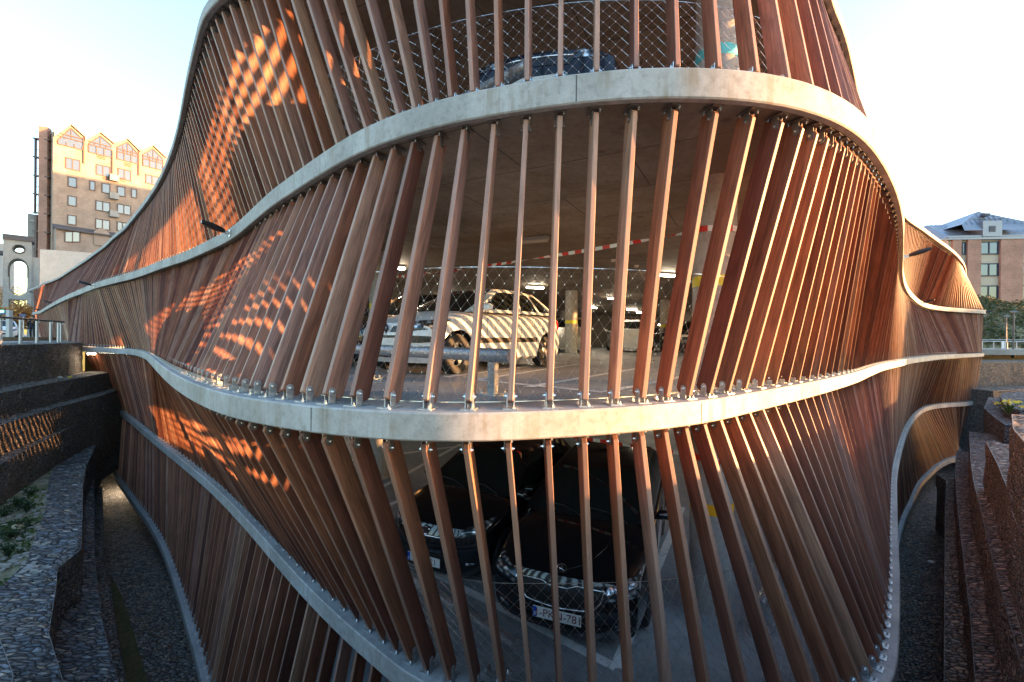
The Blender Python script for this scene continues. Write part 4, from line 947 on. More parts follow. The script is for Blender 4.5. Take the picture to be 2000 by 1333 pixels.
# ivy bank
me_pts = []
mb = MB(); HY = 44.
def hill(x, v):
    zt5 = bz(1950, 594, 50)+.35*math.sin(x*.5)+.25*math.sin(x*1.3)+(.5 if x > 50 else 0)
    return (x, HY+v*9, SL+(zt5-SL)*(v**.6))
xs = np.arange(36, 78, .8); vv = np.linspace(0, 1, 10)
for x in xs:
    for v in vv: p = hill(x, v); mb.v.append((p[0], p[1]+mn.noise(Vector(p))*.5, p[2]+mn.noise(Vector(p)*.7)*.3))
nvv = len(vv)
for i in range(len(xs)-1):
    for j in range(nvv-1): a = i*nvv+j; mb.face([a, a+nvv, a+nvv+1, a+1])
kind(mb.build('bank', 'soil'), 'structure')
mb = MB()
for _ in range(15000):
    x = rnd.uniform(38, 62); v = rnd.random(); p = hill(x, v); leaf_cloud(mb, (p[0], p[1], p[2]+.15), (.3,.3,.25), 1, .15, rnd)
kind(mb.build('ivy', 'leaf2'), 'stuff')
mb = MB(); xs2 = [58, 62, 70, 90, 120]; zz2 = [SL, 3.6, 5.6, 7.0, 7.5]  # unseen rise added at right to keep low sun off the far facade
for i, x in enumerate(xs2):
    for j, y in enumerate(np.arange(12, 42, 1.5)): mb.v.append((x+mn.noise(Vector((y*.4, i, 0))), y, zz2[i]*min(1, .3+(y-12)/5) if i else SL-.2))
for i in range(4):
    for j in range(19): q = i*20+j; mb.face([q, q+20, q+21, q+1])
kind(mb.build('shade_slope', 'soil'), 'structure')
# concrete parapet wall with rail
mb = MB(); a = D(1905,700,37); wx0 = a.x; mb.abox(36, 62, 37.5, 37.9, Z(-1.3), D(1950,681,37.5).z); tag(mb.build('parapet_wall', 'palec'), 'pale concrete parapet wall under the white rail at far right', 'wall')
pr_ = empty('roadside_railing', (45, 37.7, Z(-.3))); tag(pr_, 'pale metal railing standing on the concrete parapet at far right', 'railing'); pi_ = Matrix.Translation((-45,-37.7,-Z(-.3)))
zb3, zt6 = D(1950,681,37.7).z, D(1950,667,37.7).z
mb = MB(); mb.tube([(36,37.7,zt6),(62,37.7,zt6-.05)], .03, 6); mb.tube([(36,37.7,zt6+.14),(62,38.6,zt6+.12)], .02, 6); o = mb.build('handrail', 'railgrey', pr_); o.matrix_parent_inverse = pi_
for x in np.arange(38.0, 48, .95): mb = MB(); mb.box((x,37.7,(zb3+zt6)/2), (.025,0,0), (0,.025,0), (0,0,(zt6-zb3)/2)); o = mb.build('rail_post', 'railgrey', pr_); o.matrix_parent_inverse = pi_
def street_lamp(px, pyb, pyt, Y, label):
    p = D(px, pyb, Y); h = D(px, pyt, Y).z-p.z; r_ = empty('street_lamp', (p.x, p.y, p.z)); tag(r_, label, 'street lamp', 'street lamps at far right')
    mb = MB(); mb.tube([(0,0,0),(0,0,.55),(0,0,.6),(0,0,h-.1)], [.13,.11,.06,.05], 10); mb.build('pole', 'zincdark', r_, smooth=True, angle=40)
    mb = MB(); mb.tube([(0,0,h-.12),(0,0,h-.08),(0,0,h-.03),(0,0,h)], [.06,.24,.26,.12], 14); mb.build('lamp_head', 'zinc', r_, smooth=True, angle=40)
street_lamp(1979, 700, 608, 36, 'taller nearer street lamp post with flat round head by the concrete parapet')
street_lamp(1964.5, 682, 617, 41, 'shorter street lamp post behind the parapet rail, before the ivy bank')
p = D(1956,674,37.4); mb = MB(); mb.box((p.x,37.3,p.z), (.1,0,0), (0,.03,0), (0,0,.3)); mb.tube([(p.x,37.34,p.z-.3),(p.x,37.34,p.z-.6)], .02, 6); tag(mb.build('notice_board', 'white'), 'small blank white upright board fixed to the far right railing', 'notice board')
# ================================================================== CARS
M['paint_black'] = mat('black_car_paint', (.006,.006,.008), .12, 0, .5, coat=.6)
M['paint_white'] = mat('white_car_paint', (.70,.71,.72), .25, 0, .5, coat=.5)
M['paint_silver'] = mat('silver_car_paint', (.42,.41,.39), .3, .55, .5, coat=.4)
M['paint_blue'] = mat('dark_blue_car_paint', (.005,.008,.018), .25, 0, .35, coat=.15)
M['paint_grey'] = mat('grey_car_paint', (.05,.055,.06), .2, .3, .5, coat=.5)
M['carglass'] = mat('car_glass', (.010,.013,.013), .03, 0, .7)
M['tyre'] = mat('tyre_rubber', (.018,.018,.018), .75); M['rim'] = mat('alloy_rim', (.50,.50,.50), .3, .8); M['rimdark'] = mat('dark_alloy_rim', (.13,.13,.14), .25, .8)
M['chrome'] = mat('chrome', (.75,.75,.76), .12, 1.)
M['lens'] = mat('headlight_lens', (.55,.58,.60), .07, .65); k = NB(M['lens']); k.base(k.mix((.07,.08,.09), (.75,.77,.8), k.ramp(k.vor(k.co('Object', (7,7,12)), 1.6, out='Distance'), [(.25, (1,)*3), (.5, (0,)*3)])))
M['redlens'] = mat('red_lens', (.45,.01,.01), .15, emis=(.5,.01,.005), es=.25)
M['inside'] = mat('wheel_well', (.006,.006,.006), .9)
M['plate'] = mat('plate_white', (.72,.71,.68), .4); M['platetext'] = mat('plate_red_text', (.16,.01,.02), .5); M['plateblue'] = mat('plate_blue', (.01,.06,.40), .4)
M['dash'] = mat('dashboard_cloth', (.0,.45,.62), .7)
def bool_cut(o, cutters):
    for cu in cutters:
        md = o.modifiers.new('b', 'BOOLEAN'); md.operation = 'DIFFERENCE'; md.solver = 'EXACT'; md.object = cu
    dg = bpy.context.evaluated_depsgraph_get(); dg.update()
    me = bpy.data.meshes.new_from_object(o.evaluated_get(dg)); o.modifiers.clear(); old = o.data; o.data = me; me.name = old.name
    for cu in cutters: bpy.data.objects.remove(cu)
def text_mesh(s, size, name, m, parent, mw, ext=.001):
    cu = bpy.data.curves.new('t', 'FONT'); cu.body = s; cu.size = size; cu.extrude = ext; cu.align_x = 'CENTER'; cu.align_y = 'CENTER'
    to = bpy.data.objects.new('t', cu); col.objects.link(to); bpy.context.evaluated_depsgraph_get().update()
    me = bpy.data.meshes.new_from_object(to.evaluated_get(bpy.context.evaluated_depsgraph_get())); bpy.data.objects.remove(to)
    me.transform(mw); me.materials.clear(); me.materials.append(M[m]); o = bpy.data.objects.new(name, me); col.objects.link(o); o.parent = parent; return o
def make_car(name, label, paint, L=4.2, Wd=1.72, H=1.46, axf=.82, wb=2.55, hood=.98, cowl=1.05, bonlead=.70, wr=.305, rim='rim', screen=.75, rear='hatch', face='plain', plate=None, strip=False, roofr=.62, bow=.22, group=None, detail=2, belt_rise=.06):
    root = empty(name); tag(root, label, 'car', group)
    W0 = Wd/2; zb = .17; ctr_z = .52
    def deform(x, y, z):
        f = max(0, 1-x/1.1)**1.0; g = max(0, 1-(L-x)/.9)
        x2 = x+f*bow*(abs(y)/W0)**2.3+f*(.16*max(0, (z-.55)/.4)**1.6+.10*max(0, (.40-z)/.25)**1.5)
        x2 -= g*(.10*(abs(y)/W0)**2.5+(.10*max(0, (z-.62)/.4))+.05*max(0, (.40-z)/.25))
        return (x2, y, z)
    xs = [0,.05,.12,.22,.35,.5,.7,.9,1.1,1.3,1.6,2.0,2.4,2.8,3.2,L-.8,L-.55,L-.35,L-.2,L-.1,L-.04,L]
    xs = sorted(set(x for x in xs if 0 <= x <= L))
    def ztop(x):
        if x < cowl: t = x/cowl; return bonlead+(hood-bonlead)*(1-(1-t)**1.7)
        return hood+belt_rise*min(1, (x-cowl)/2.0)
    def halfw(x):
        return W0*(1-.10*max(0, 1-x/.9)**2.2-.07*max(0, 1-(L-x)/.8)**2)
    nq = 9
    def ring(x, sc_=1.):
        w_ = halfw(x); zt = ztop(x); zs = zt-(.17 if x > cowl else .17-.03*(1-x/cowl)); pts = [(0, zb), (w_*.5, zb), (w_*.86, zb), (w_*.95, zb+.05), (w_*.985, zb+.16), (w_, zb+.30), (w_*1.0, (zb+.3+zs)/2), (w_*.99, zs)]
        for i in range(1, nq+1): t = math.pi/2*i/nq; pts.append((w_*.99*math.cos(t)**(2/2.6), zs+(zt-zs)*math.sin(t)**(2/2.9)))
        full = pts+[(-y, z) for y, z in pts[-2:0:-1]]
        return [deform(x, y*sc_, ctr_z+(z-ctr_z)*sc_) for y, z in full]
    mb = MB(); rings = [ring(0, s_) for s_ in (.08,.3,.55,.75,.9,.97)]+[ring(x) for x in xs]+[ring(L, s_) for s_ in (.97,.9,.75,.5,.25,.08)]
    n = len(rings[0])
    for r_ in rings: mb.v += r_
    for i in range(len(rings)-1):
        for j in range(n): a, b = i*n+j, i*n+(j+1) % n; mb.face([a, b, b+n, a+n])
    mb.face(list(range(n))[::-1]); mb.face([(len(rings)-1)*n+j for j in range(n)])
    me = mb.build('body', [paint, 'inside'], root, smooth=True)
    bmx = bmesh.new(); bmx.from_mesh(me.data); bmesh.ops.recalc_face_normals(bmx, faces=bmx.faces[:]); bmx.to_mesh(me.data); bmx.free()
    bvh = BVHTree.FromPolygons([v.co.copy() for v in me.data.vertices], [list(p.vertices) for p in me.data.polygons])
    cut = []
    for ax_ in (axf, axf+wb):
        cb = MB(); cb.cur = 0; cb.tube([(ax_, -W0-.1, wr), (ax_, W0+.1, wr)], wr+.055, 26); co_ = cb.build('cut', 'inside'); cut.append(co_)
    bool_cut(me, cut); me.data.set_sharp_from_angle(angle=R(38))
    # dark core fills the wheel wells
    cb = MB(); cb.abox(.35, L-.35, -W0+.30, W0-.30, .2, hood-.2); cb.build('underbody', 'inside', root)
    for ax_ in (axf, axf+wb):
        for s_ in (-1, 1):
            cb = MB(); prof = [(wr*.60,-.095),(wr*.86,-.105),(wr*.97,-.09),(wr,-.05),(wr,.05),(wr*.97,.09),(wr*.86,.105),(wr*.60,.095)]
            nn_ = 30; base = len(cb.v)
            for i in range(nn_):
                t = 2*math.pi*i/nn_
                for r_, y in prof: cb.v.append((ax_+r_*math.cos(t), s_*(W0-.12)+y, wr+r_*math.sin(t)))
            kk = len(prof)
            for i in range(nn_):
                for j in range(kk): a = i*kk+j; b = ((i+1) % nn_)*kk+j; a2 = i*kk+(j+1) % kk; b2 = ((i+1) % nn_)*kk+(j+1) % kk; cb.face([a, b, b2, a2])
            wh = empty('wheel'); wh.parent = root; ty = cb.build('tyre', 'tyre', wh, smooth=True, angle=40)
            yo = s_*(W0-.045); cb = MB(); cb.tube([(ax_, s_*(W0-.14), wr), (ax_, s_*(W0-.13), wr)], wr*.62, 24)
            cb.cur = 1
            ns = 10 if rim == 'rimdark' else 5
            for i in range(ns):
                t = 2*math.pi*i/ns+.3; d_ = Vector((math.cos(t), 0, math.sin(t))); q = Vector((-math.sin(t), 0, math.cos(t)))
                c0 = Vector((ax_, yo-s_*.01, wr)); p0 = c0+d_*wr*.08; p1 = c0+d_*wr*.60-Vector((0, s_*.015, 0))
                w1, w2 = (.03, .05) if ns == 5 else (.014, .016)
                y3 = Vector((0, s_*.03, 0)); b0 = len(cb.v)
                for pq, ww in ((p0, w1), (p1, w2)): cb.v += [tuple(pq-q*ww), tuple(pq+q*ww), tuple(pq+q*ww-y3), tuple(pq-q*ww-y3)]
                for f_ in ((0,1,5,4),(1,2,6,5),(2,3,7,6),(3,0,4,7),(4,5,6,7)): cb.face([b0+i2 for i2 in f_])
            for r_ in (wr*.60,): cb.tube([(ax_+r_*math.cos(t), yo-s_*.02, wr+r_*math.sin(t)) for t in np.linspace(0, 2*math.pi, 33)], .014, 6, False)
            cb.tube([(ax_, yo-s_*.03, wr), (ax_, yo+s_*.004, wr)], .045, 12)
            cb.build('rim', ['inside', rim], wh)
    # ---- greenhouse
    xc, xr = cowl-.05, L-(.12 if rear == 'hatch' else .55); xw = cowl+screen; xre = L-(roofr if rear == 'hatch' else 1.1)
    yb, yr = W0*.93, W0*.70; zb0 = hood-.03; nf, nsd = 12, 26; nv = 8
    def loop(v):
        f_ = xc+(xw-xc)*(v**.94); r_ = xr-(xr-xre)*(v**1.15); w_ = yb-(yb-yr)*(v**1.25); zf = zb0+(H-.055-zb0)*v
        pts = []
        for i in range(nf): q = -1+2*i/nf; y = q*w_; pts.append((f_+.17*abs(q)**2.6*(1 if 1 else 0), y))
        for i in range(nsd): q = i/nsd; x = f_+.17+(r_-.13-f_-.17)*q; pts.append((x, w_*(1+.012*math.sin(math.pi*q))))
        for i in range(nf): q = 1-2*i/nf; pts.append((r_-.13*abs(q)**2.4, q*w_*.985))
        for i in range(nsd): q = 1-i/nsd; x = f_+.17+(r_-.13-f_-.17)*q; pts.append((x, -w_*(1+.012*math.sin(math.pi*q))))
        xm = (f_+r_)/2
        return [(x, y, zf-(0 if v < 1 else 0)+(belt_rise*(1-v))*min(1, max(0, (x-cowl)/2))+v*(.02*(1-((x-xm)/((r_-f_)/2))**2))) for x, y in pts]
    loops = [loop(v) for v in [i/nv for i in range(nv+1)]]
    # roof cap
    last = loops[-1]; cx_ = sum(p[0] for p in last)/len(last)
    for s_ in (.96,.88,.72,.5,.25,.04): loops.append([(cx_+(x-cx_)*s_, y*s_, z+.062*(1-s_**2.4)**.8) for x, y, z in last])
    N_ = len(last); V = [p for l_ in loops for p in l_]; V.append((cx_, 0, sum(p[2] for p in loops[-1])/N_))
    groups = {'greenhouse': [], 'windscreen': [], 'side_window': [], 'side_window2': [], 'rear_window': []}
    for i in range(len(loops)-1):
        for j in range(N_):
            f_ = [i*N_+j, i*N_+(j+1) % N_, (i+1)*N_+(j+1) % N_, (i+1)*N_+j]; g = 'greenhouse'
            if i < nv and i >= 0:
                if 1 <= j < nf-1 and i < nv-0: g = 'windscreen' if i < nv else g
                elif nf+nsd < j < nf+nsd+nf-1 and 1 <= i < nv-1: g = 'rear_window'
                else:
                    q = (j-nf)/nsd if nf <= j < nf+nsd else (1-(j-2*nf-nsd+1)/nsd if j >= 2*nf+nsd else None)
                    if q is not None and 1 <= i < nv-1 and .02 < q < .90 and not (.44 < q < .50) and not (.72 < q < .765): g = 'side_window' if j < nf+nsd else 'side_window2'
            groups[g].append(f_)
    for j in range(N_): groups['greenhouse'].append([(len(loops)-1)*N_+j, (len(loops)-1)*N_+(j+1) % N_, len(V)-1])
    for g, fs in groups.items():
        if not fs: continue
        cb = MB(); used = sorted({i for f_ in fs for i in f_}); mp_ = {u: i for i, u in enumerate(used)}
        sgl = g != 'greenhouse'
        cb.v = [V[u] for u in used]
        for f_ in fs: cb.face([mp_[i] for i in f_])
        cb.build(g.rstrip('2'), 'carglass' if sgl else paint, root, smooth=True, angle=50)
    # ---- trim laid on the body
    def near_(p, off_=.004):
        loc, nor, _, _ = bvh.find_nearest(Vector(p)); return loc+nor*off_
    def patch(c4, nm, m, parent=None, nu=12, nv_=5, off_=.005, side=1, bulge=0):
        cb = MB(); c4 = [Vector((a, b*side, c_)) for a, b, c_ in c4]; V2 = []
        for i in range(nv_+1):
            for j in range(nu+1):
                u, v = j/nu, i/nv_; p = (c4[0]*(1-u)+c4[1]*u)*(1-v)+(c4[3]*(1-u)+c4[2]*u)*v
                ed = 1-(2*abs(v-.5))**2 
                V2.append(near_(p, off_+bulge*ed*(1-(2*abs(u-.5))**3)))
        cb.v = [tuple(p) for p in V2]
        for i in range(nv_):
            for j in range(nu): a = i*(nu+1)+j; q = [a, a+1, a+nu+2, a+nu+1]; cb.face(q if side > 0 else q[::-1])
        return cb.build(nm, m, parent or root, smooth=True)
    def bead(pts, r_, nm, m, parent=None, seg=6):
        pts = [Vector(p) for p in pts]; out = []
        for a, b in zip(pts[:-1], pts[1:]):
            for i in range(seg): out.append(near_(a.lerp(b, i/seg), r_*.4))
        out.append(near_(pts[-1], r_*.4)); cb = MB(); cb.tube(out, r_, 6); return cb.build(nm, m, parent or root, smooth=True)
    hl = bonlead
    for s_ in (-1, 1):
        if face in ('plain', 'diamond'): h4 = [(.02, .34*Wd/1.7, hl-.13), (.22, .72, hl-.10), (.55, .76, hl+.06), (.16, .44, hl+.02)]
        elif face == 'wing': h4 = [(.02, .46, hl-.18), (.24, .80, hl-.14), (.46, .80, hl-.0), (.06, .52, hl-.03)]
        else: h4 = [(.05, .46, hl-.10), (.22, .78, hl-.07), (.62, .78, hl+.09), (.22, .56, hl+.07)]
        patch(h4, 'headlight', 'lens', side=s_, bulge=.03)
        patch([(L-.05,.58,.74),(L-.2,W0,.72),(L-.2,W0,.93),(L-.05,.62,.93)], 'tail_light', 'redlens', side=s_, bulge=.01)
        mm = MB(); mx = cowl+.30; mm.box((mx+.02, s_*(W0-.03), zb0+.045), (.04,0,0), (0,.05,0), (0,0,.018)); mm.tube([(mx+.02, s_*(W0+.0), zb0+.075), (mx+.015, s_*(W0+.03), zb0+.08), (mx+.03, s_*(W0+.12), zb0+.085), (mx+.06, s_*(W0+.15), zb0+.08)], [.03,.062,.060,.035], 12)
        mo = mm.build('mirror', paint, root, smooth=True, angle=45)
        if detail > 1:
            for dx in (cowl+.42, cowl+1.42, cowl+2.2):
                if dx < L-.6: bead([(dx, s_*W0, .30), (dx, s_*W0, .6), (dx+.03, s_*W0, hood-.1)], .004, 'door_gap', 'black')
            for dx in (cowl+1.22, cowl+2.02):
                if dx < L-.7: bead([(dx, s_*W0, hood-.22), (dx+.16, s_*W0, hood-.22)], .014, 'door_handle', paint if strip else 'chrome')
            if strip: patch([(axf+.42, W0, .46), (axf+wb-.42, W0, .48), (axf+wb-.42, W0, .56), (axf+.42, W0, .54)], 'side_moulding', 'black', side=s_, off_=.015)
    if face == 'wing':
        # broad grille with vertical slats, chrome outline and a badge on the bonnet lip
        g4 = [(0,-.38,hl-.27),(0,.38,hl-.27),(0,.50,hl-.06),(0,-.50,hl-.06)]; gr = patch(g4, 'grille', 'black', off_=.006, nu=16)
        bead([(0,-.50,hl-.05),(0,-.20,hl-.045),(0,-.10,hl-.085),(0,.10,hl-.085),(0,.20,hl-.045),(0,.50,hl-.05),(0,.46,hl-.18),(0,.36,hl-.28),(0,0,hl-.30),(0,-.36,hl-.28),(0,-.46,hl-.18),(0,-.50,hl-.05)], .011, 'grille_frame', 'chrome', gr)
        for i in range(19): y = -.40+i*.0445; bead([(0,y,hl-.26),(0,y*1.04,hl-.08)], .0055, 'grille_bar', 'darkmetal', gr, 3)
        patch([(0,-.5,.235),(0,.5,.235),(0,.58,.33),(0,-.58,.33)], 'air_intake', 'inside', off_=.006)
        for s_ in (-1, 1): patch([(.05,.60,.28),(.12,.74,.29),(.12,.74,.37),(.05,.60,.36)], 'fog_lamp', 'lens', side=s_, bulge=.01)
        c0 = near_((.16, 0, hl+.03), .012); cb = MB(); tl_ = Vector((.82,0,.55)).normalized()
        cb.tube([tuple(c0+Vector((0, .052*math.cos(t), 0))+tl_*.052*math.sin(t)) for t in np.linspace(0, 2*math.pi, 25)], .006, 6, False)
        for a, b in (((-.034,-.02),(.02,.0)),((.02,.0),(.038,.02)),((.0,-.005),(-.01,.03)),((.01,-.0),(.006,.034)),((-.02,-.012),(-.004,-.034))): cb.tube([tuple(c0+Vector((0,a[0],0))+tl_*a[1]), tuple(c0+Vector((0,b[0],0))+tl_*b[1])], .006, 5)
        cb.build('badge', 'chrome', root)
        bead([(.12,0,hl+.02),(.30,-.26,hl+.12),(.62,-.40,hood-.05),(cowl-.1,-.48,hood-.02)], .004, 'bonnet_crease', paint); bead([(.12,0,hl+.02),(.30,.26,hl+.12),(.62,.40,hood-.05),(cowl-.1,.48,hood-.02)], .004, 'bonnet_crease', paint)
    elif face == 'round':
        bead([(0,-.34,hl-.10),(0,-.2,hl-.12),(0,0,hl-.125),(0,.2,hl-.12),(0,.34,hl-.10)], .014, 'grille_bar', 'chrome')
        patch([(0,-.46,.27),(0,.46,.27),(0,.54,.47),(0,-.54,.47)], 'air_intake', 'inside', off_=.006)
        c0 = near_((0, 0, hl-.05), .01); cb = MB(); cb.tube([tuple(c0+Vector((.004*math.sin(t), .05*math.cos(t), .05*math.sin(t)))) for t in np.linspace(0, 2*math.pi, 25)], .009, 6, False); cb.tube([tuple(c0+Vector((.004,0,0))), tuple(c0-Vector((.006,0,0)))], .045, 18); cb.build('badge', 'chrome', root)
        for s_ in (-1, 1): patch([(.05,.60,.30),(.12,.74,.31),(.12,.74,.37),(.05,.60,.36)], 'fog_lamp', 'lens', side=s_, bulge=.01)
    elif face == 'diamond':
        for s_ in (-1, 1): patch([(0,.07,hl-.13),(0,.34,hl-.13),(0,.40,hl-.03),(0,.13,hl-.03)], 'grille', 'black', side=s_, off_=.006)
        patch([(.05,-.86,.46),(.05,.86,.46),(.05,.86,.56),(.05,-.86,.56)], 'bumper_moulding', 'black', off_=.012, nu=24)
        patch([(0,-.46,.22),(0,.46,.22),(0,.52,.33),(0,-.52,.33)], 'air_intake', 'inside', off_=.006)
        c0 = near_((0, 0, hl-.07), .02); cb = MB()
        for r_ in (1., .62): dm = [(0,.075*r_),(.045*r_,0),(0,-.075*r_),(-.045*r_,0),(0,.075*r_)]; cb.tube([tuple(c0+Vector((0,a,b))) for a, b in dm], .008, 5)
        cb.build('badge', 'darkmetal', root)
    else:
        patch([(0,-.36,hl-.20),(0,.36,hl-.20),(0,.42,hl-.08),(0,-.42,hl-.08)], 'grille', 'black', off_=.006); patch([(0,-.46,.26),(0,.46,.26),(0,.52,.38),(0,-.52,.38)], 'air_intake', 'inside', off_=.006)
        if detail > 1: bead([(0,-.40,hl-.06),(0,.40,hl-.06)], .012, 'grille_frame', 'chrome')
    pz = .405 if face == 'wing' else (.36 if face == 'round' else .47)
    c0 = near_((0, 0, pz), .02); cb = MB(); cb.box(c0, (.006,0,.0), (0,.26,0), (.0,0,.056)); pl = cb.build('number_plate', 'plate', root)
    if plate:
        mw = Matrix.Translation(c0-Vector((.008,0,0))+Vector((0,-.015 if face == 'wing' else -.13,0))) @ Matrix(((0,0,-1,0),(-1,0,0,0),(0,1,0,0),(0,0,0,1))) 
        text_mesh(plate, .112, 'plate_text', 'platetext', pl, mw)
        cb = MB(); cb.box(c0-Vector((.0075,-.237,0)), (.001,0,0), (0,.021,0), (0,0,.052)); cb.build('country_band', 'plateblue', pl)
        text_mesh('B', .045, 'plate_text', 'plate', pl, Matrix.Translation(c0-Vector((.0095,-.237,.022))) @ Matrix(((0,0,-1,0),(-1,0,0,0),(0,1,0,0),(0,0,0,1))))
    c0 = near_((L, 0, .78), .015); cb = MB(); cb.box(c0, (.004,0,0), (0,.25,0), (0,0,.055)); cb.build('number_plate', 'plate', root)
    # wipers
    if detail > 1:
        for y0, y1 in ((-.55,.0),(.02,.55)):
            cb = MB(); cb.tube([(cowl-.02+.02, y0, zb0+.035), (cowl+.10, (y0+y1)/2, zb0+.10), (cowl+.13, y1, zb0+.115)], .008, 5); cb.build('wiper', 'black', root)
    return root
def place(c, x, y, z, back):        # front bumper centre at (x, y); 'back' points from nose to tail
    c.location = (x, y, z); c.rotation_euler = (0, 0, math.atan2(back[1], back[0]))
GC = 'cars parked inside the car park'
octo = make_car('parked_car', 'glossy black hatchback facing out on the lower deck, chrome-edged grille, plate 1-PKN-781', 'paint_black', L=4.57, Wd=1.77, H=1.46, axf=.90, wb=2.60, hood=1.0, cowl=1.20, bonlead=.78, wr=.32, screen=.80, face='wing', plate='1-PKN-781', roofr=.7, bow=.26, group=GC)
place(octo, .50, 4.74, ZT[0], (.37, .93))
cb = MB(); cb.box((1.45,.35,1.02), (.05,0,.03), (0,.035,0), (-.01,0,.02)); cb.build('window_sticker', 'white', octo)
punto = make_car('parked_car', 'small black hatchback on the lower deck, plate ending in 521', 'paint_black', L=4.03, Wd=1.69, H=1.49, axf=.80, wb=2.51, hood=1.0, cowl=1.0, bonlead=.80, wr=.31, rim='rimdark', screen=.85, face='round', plate='521', roofr=.5, bow=.34, group=GC)
place(punto, -1.13, 6.0, ZT[0], (.45, .89))
cb = MB(); V_ = [(1.12,.30,1.035),(1.24,.34,1.05),(1.30,.48,1.05),(1.18,.52,1.04),(1.10,.42,1.03)]; cb.poly(V_); cb.poly([(x, y, z+.02) for x, y, z in V_])
for i in range(5): a, b = V_[i], V_[(i+1) % 5]; cb.poly([a, b, (b[0],b[1],b[2]+.02), (a[0],a[1],a[2]+.02)])
clio = make_car('parked_car', 'white small hatchback on the middle deck, striped by sunlight through the slats, diamond badge', 'paint_white', L=3.95, Wd=1.64, H=1.43, axf=.68, wb=2.62, hood=.97, cowl=.92, bonlead=.74, wr=.30, screen=.85, face='diamond', strip=True, roofr=.72, bow=.22, group=GC, belt_rise=.05)
bk_ = Vector((.56, .83)).normalized(); sd_ = Vector((bk_.y, -bk_.x))
fw = Vector((-.85, 6.75)); fc = fw-sd_*(1.64/2-.1)-bk_*.68; place(clio, fc.x, fc.y, 0, bk_)
blue = make_car('parked_car', 'dark blue car on the top deck, half hidden by the concrete edge', 'paint_blue', L=4.3, Wd=1.8, H=1.5, axf=.85, wb=2.6, hood=1.03, cowl=1.1, bonlead=.86, wr=.33, screen=.7, face='plain', group=GC)
place(blue, .22, 4.8, ZT[2], (.25, .968))
dk = make_car('parked_car', 'dark hatchback behind the white one, its headlights just showing between slats', 'paint_black', L=4.1, Wd=1.7, H=1.47, face='round', plate=None, rim='rimdark', group=GC, detail=1)
place(dk, -3.15, 8.1, 0, bk_)
far_spots = [('paint_silver', 3.0, 22.8, (-.15,-1.), 'silver hatchback seen from behind beside the far yellow-banded column'), ('paint_white', 5.9, 24.5, (-.1,-1.), 'pale estate car deep in the middle deck, rear plate towards us'), ('paint_grey', 8.2, 25.0, (-.05,-1.), 'dark grey car with red tail light far right on the middle deck'),
 ('paint_black', 1.2, 26.0, (.1,-1.), 'black car farthest back behind the white hatchback roof'), ('paint_black', -6.5, 13.5, (.5,.85), 'black car at the left of the middle deck, half hidden by slats')]
protos = {}
for m_, x, y, bk2, lb in far_spots:
    if m_ not in protos:
        c_ = make_car('parked_car', lb, m_, L=4.2, Wd=1.75, H=1.5, group=GC, detail=1); protos[m_] = c_
    else: c_ = copy_tree(protos[m_]); relabel(c_, lb)
    L_ = Vector(bk2).normalized(); place(c_, x, y, 0, L_)
c_ = copy_tree(protos['paint_grey']); relabel(c_, 'grey car farther back on the lower deck behind the two black hatchbacks'); place(c_, -2.2, 17.0, ZT[0], (.45,.89))
p = D(21, 655, 44); van = copy_tree(protos['paint_white']); relabel(van, 'white car parked in the street behind the left railing'); van['group'] = 'street traffic'; place(van, p.x+.6, p.y-1, SL, (-.75, .66)); van.scale = (1.0, 1.0, 1.12)
# ================================================================== GUARD RAILS
def guard(z, a, b, posts, label):
    r_ = empty('guard_rail', (a[0], a[1], z)); tag(r_, label, 'guard rail', 'galvanised tube barriers'); i_ = Matrix.Translation((-a[0], -a[1], -z))
    mb = MB(); mb.tube([(a[0], a[1], z+.37), (b[0], b[1], z+.37)], .066, 20); o = mb.build('tube', 'zinc', r_, smooth=True, angle=50); o.matrix_parent_inverse = i_
    d_ = (Vector(b)-Vector(a)).normalized(); n_ = Vector((-d_.y, d_.x))
    for t in (0, 1): mb = MB(); p = Vector(a).lerp(Vector(b), t)-d_*(.004 if t == 0 else -.004); mb.tube([(p.x, p.y, z+.37), (p.x+d_.x*.003, p.y+d_.y*.003, z+.37)], .069, 20); o = mb.build('end_cap', 'zinc', r_); o.matrix_parent_inverse = i_
    for t in posts:
        p = Vector(a)+d_*t; mb = MB(); d3_ = Vector((d_.x, d_.y, 0)); n3_ = Vector((n_.x, n_.y, 0)); c0 = Vector((p.x, p.y, z+.155))
        mb.box(c0, d3_*.045, n3_*.005, (0,0,.15)); mb.box(c0+n3_*.045, d3_*.045, n3_*.005, (0,0,.15)); mb.box(c0+n3_*.02-d3_*.042, d3_*.004, n3_*.025, (0,0,.15)); mb.box(Vector((p.x, p.y, z+.006))+n3_*.02, d3_*.11, n3_*.10, (0,0,.006))
        o = mb.build('post', 'zinc', r_); o.matrix_parent_inverse = i_
        for sx in (-1, 1):
            for sy in (-1, 1): bb = MB(); q = Vector((p.x, p.y, z))+d3_*.085*sx+n3_*(.02+.07*sy); bb.tube([q, q+Vector((0,0,.045))], .008, 6); bb.tube([q+Vector((0,0,.012)), q+Vector((0,0,.024))], .014, 6); bb.build('anchor_bolt', 'bolt', o)
guard(0, (.0,4.12), (-3.4,7.35), (.22,2.45,4.4), 'grey tube barrier in front of the white hatchback on the middle deck')
guard(ZT[0], (.08,4.3), (-3.3,7.5), (.25,2.5), 'grey tube barrier before the black hatchbacks on the lower deck')
guard(ZT[2], (.12,4.35), (-3.1,7.3), (.3,2.5), 'grey tube barrier below the dark blue car on the top deck')
guard(ZT[0], (2.75,4.98), (5.4,8.2), (.3,2.2), 'grey tube barrier right of the round column on the lower deck')
